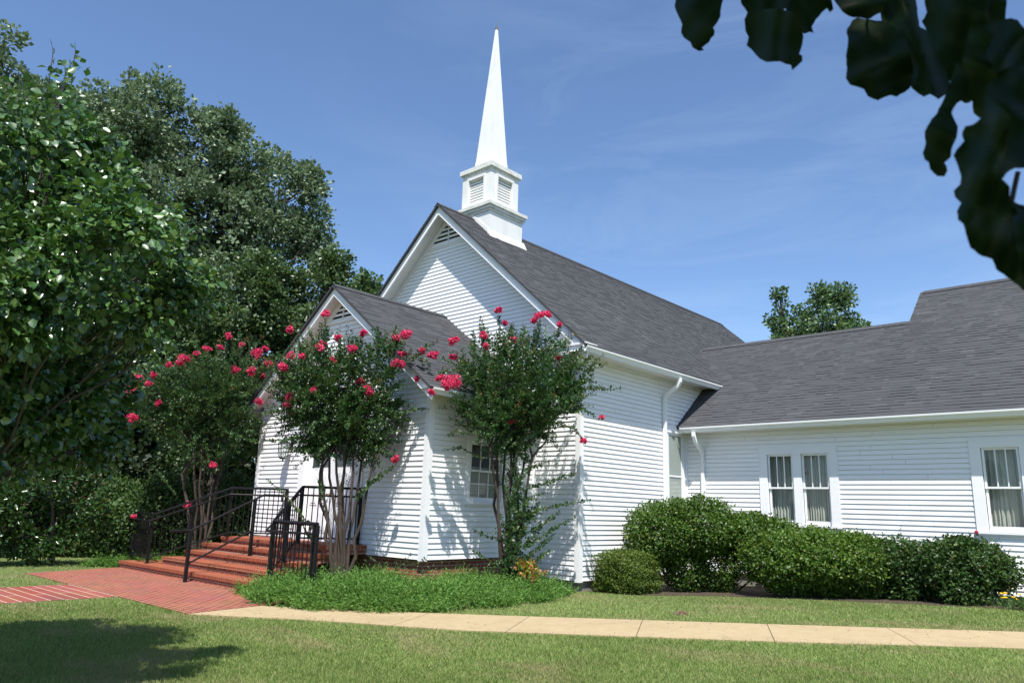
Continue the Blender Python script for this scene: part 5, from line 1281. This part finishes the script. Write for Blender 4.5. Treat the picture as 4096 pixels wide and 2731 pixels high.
shrub('azalea', 'shaded green shrub between the magnolia and the arching shrub', pxshrub([(225, 1230, 50), (180, 1245, 45), (240, 1190, 45), (270, 1150, 45)], 25.0), M['abelia'], 8000, 0.10, group=SG, fuzz=0.1)
# woodland floor thicket: uncountable
bl = []
for u in range(-260, 640, 70):
    bl += px_blobs([(u, 1180, 85), (u + 30, 1090, 85)], 31 + (u * 7 % 5), 0.3)
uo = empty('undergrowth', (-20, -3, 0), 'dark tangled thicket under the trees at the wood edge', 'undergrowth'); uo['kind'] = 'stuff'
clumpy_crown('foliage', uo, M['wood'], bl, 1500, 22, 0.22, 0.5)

# juniper ground cover -------------------------------------------------
def poly_dist(P, poly):
    d = np.full(len(P), 1e9)
    for i in range(len(poly)):
        a, b_ = np.array(poly[i]), np.array(poly[(i + 1) % len(poly)]); ab = b_ - a; t_ = np.clip(((P[:, :2] - a) @ ab) / (ab @ ab), 0, 1); d = np.minimum(d, np.linalg.norm(P[:, :2] - a - t_[:, None] * ab, axis=1))
    return d
def juniper(name, label, poly, n, h):
    po = np.array(poly); lo, hi = po.min(0), po.max(0); P = np.zeros((n * 3, 3)); P[:, :2] = lo + (hi - lo) * RNG.random((n * 3, 2)); P = P[in_poly(P, poly)][:n]; P[:, :2] += RNG.normal(0, 0.07, (len(P), 2)) + 0.10 * np.stack([np.sin(P[:, 1] * 5.1) * np.sin(P[:, 0] * 3.3), np.sin(P[:, 0] * 4.7 + 1)], 1)
    m_ = len(P); dd = poly_dist(P, poly); hh = h * np.clip(dd / 0.7, 0, 1) ** 0.6 * (0.72 + 0.34 * np.sin(P[:, 0] * 3.1) * np.sin(P[:, 1] * 2.7) + 0.22 * np.sin(P[:, 0] * 7.3 + P[:, 1] * 2) * np.sin(P[:, 1] * 6.1)) ; g_ = 0.025 * np.clip(P[:, 0], 0, 60)
    P[:, 2] = g_ + hh * (0.35 + 0.65 * RNG.random(m_) ** 0.5)
    Dr = unit(rnd(m_) * np.array([1, 1, 0.35]) + np.array([0.12, -0.30, 0.42])); Ln_ = 0.14 + 0.24 * RNG.random(m_) ** 2
    Ps, As, Bs, Ls = [], [], [], []
    for j in range(9):
        t_ = j / 8; Q = P + Dr * (Ln_ * t_)[:, None] + np.array([0, 0, 0.05]) * t_ ** 2
        A = unit(Dr * 0.9 + rnd(m_) * 0.75) if j < 8 else Dr; Ps.append(Q); As.append(A); Bs.append(rnd(m_)); Ls.append((0.075 - 0.03 * t_) * (0.7 + 0.6 * RNG.random(m_)))
    P, A, B_, L_ = np.concatenate(Ps), np.concatenate(As), np.concatenate(Bs), np.concatenate(Ls)
    V, F = leaves(P, A, B_, L_, L_ * 0.15); return tag(big_mesh(name, V, F, M['juniper']), label, 'ground cover', None, 'stuff')
juniper('juniper', 'wide feathery green juniper mat between the steps and the nave corner', JUN, 12500, 0.33)
jl = [tuple(gp(*p)[:2]) for p in ((200, 1302), (250, 1303), (300, 1301))]
juniper('juniper', 'small patch of green juniper at the left end of the bottom step', [jl[0], jl[2], (-9.0, -5.3), (-9.0, -4.3), (-11.2, -4.6)], 2600, 0.26)

# small volunteer sprouts in the juniper
for lab, px in (('leafy crape sprout in front of the porch foundation', [[(880, 1310), (868, 1292), (845, 1275)], [(905, 1310), (930, 1290), (945, 1270)], [(930, 1300), (965, 1290), (985, 1278)]]),
                ('light green weed seedling in the juniper beside the near railing', [[(735, 1330), (730, 1310), (725, 1300)], [(740, 1325), (755, 1308), (765, 1300)]])):
    b0 = at(px[0][0][0], 1345, 14.6); so_ = empty('sprout', (b0[0], b0[1], 0), lab, 'sprout', 'sprouts in the juniper')
    add_shoots('leaves', so_, M['abelia'], M['bark_crape'], px, 14.6, 0.05, 0.06, 0.32)

# a few dry leaves blown onto the walk, the paving and the steps
n = 420; q = RNG.random(n); Pf = np.zeros((n, 3))
for k in range(n):
    if k < 250: a_ = along(near_w, Ln * q[k])[0]; b_ = along(far_w, Lf * q[k])[0]; w_ = RNG.beta(0.5, 0.5); p_ = a_ * (1 - w_) + b_ * w_; Pf[k] = (p_[0], p_[1], ground(p_[0]) + 0.026)
    else: Pf[k] = (RNG.uniform(-8.6, -1.6), RNG.uniform(-7.7, -5.75), PZ + 0.006)
A = unit(rnd(n) * np.array([1, 1, 0.15])); V, F = leaves(Pf, A, unit(np.cross(A, np.array([0, 0, 1.0]) + 0.5 * rnd(n))), 0.012 + 0.03 * RNG.random(n), 0.008)
M['dry'] = leaf_mat('dry_leaf', [(0.0, (0.10, 0.055, 0.025)), (0.6, (0.18, 0.10, 0.045)), (1.0, (0.28, 0.18, 0.08))], 0.7, 0.1, 0.1)
tag(big_mesh('fallen_leaves', V, F, M['dry']), 'small dry leaves scattered on the walk and the brick paving', 'leaf litter', None, 'stuff')

# ------------------------------------------------------------------ lawn grass
def grass():
    n = 520000
    u = RNG.uniform(-60, 2412, n); v = 1262 + (1600 - 1262) * RNG.random(n) ** 0.62
    D = _rt * ((u[:, None] - 1176) / FPX) + _dn * ((v[:, None] - 784.1) / FPX) + _fw
    t = -CAM[2] / D[:, 2]; P = CAM + t[:, None] * D
    q = P[:, 0] > 0; t2 = (0.025 * CAM[0] - CAM[2]) / (D[:, 2] - 0.025 * D[:, 0]); P[q] = (CAM + t2[:, None] * D)[q]
    k = (t > 0) & (np.hypot(P[:, 0] - CAM[0], P[:, 1] - CAM[1]) < 40) & np.isfinite(P).all(1); P = P[k]
    P[:, 2] = 0.025 * np.clip(P[:, 0], 0, 60)
    walk = [tuple(p) for p in near_w] + [tuple(p) for p in far_w[::-1]]
    bed = [(0.0, 0.2), (1.35, 0.15), (2.5, 1.3), (4.3, 2.15), (7.5, 3.2), (8, 4.6), (0, 4.6)]
    bad = in_church(P) | in_poly(P, plaza_poly) | in_poly(P, path_poly) | in_poly(P, walk) | in_poly(P, [(-9.5, -5.7), (-1.7, -5.7), (-1.7, -3), (-9.5, -3)])
    bad |= in_poly(P, bed) & (RNG.random(len(P)) < 0.94)
    P = P[~bad]; n = len(P); dist = np.linalg.norm(P - CAM, axis=1)
    f = np.sin(P[:, 0] * 1.3 + 2 * np.sin(P[:, 1] * 0.7)) * np.sin(P[:, 1] * 1.7 + np.sin(P[:, 0]))
    h = (0.020 + 0.030 * RNG.random(n)) * (1 + 0.15 * f) * np.where(RNG.random(n) < 0.03, 1.7, 1.0); lean = rnd(n) * np.array([1, 1, 0]) * 0.9
    A = unit(lean + np.array([0, 0, 1.0])); B_ = unit(np.cross(A, rnd(n))); w = 0.0022 + 0.00042 * dist * 0.5
    V = np.stack([P - B_ * w[:, None], P + B_ * w[:, None], P + A * h[:, None]], 1).reshape(-1, 3); F = np.arange(3 * n).reshape(-1, 3)
    tag(big_mesh('grass', V, F, M['blade']), 'short mown green grass of the church lawn', 'grass', None, 'stuff')
grass()
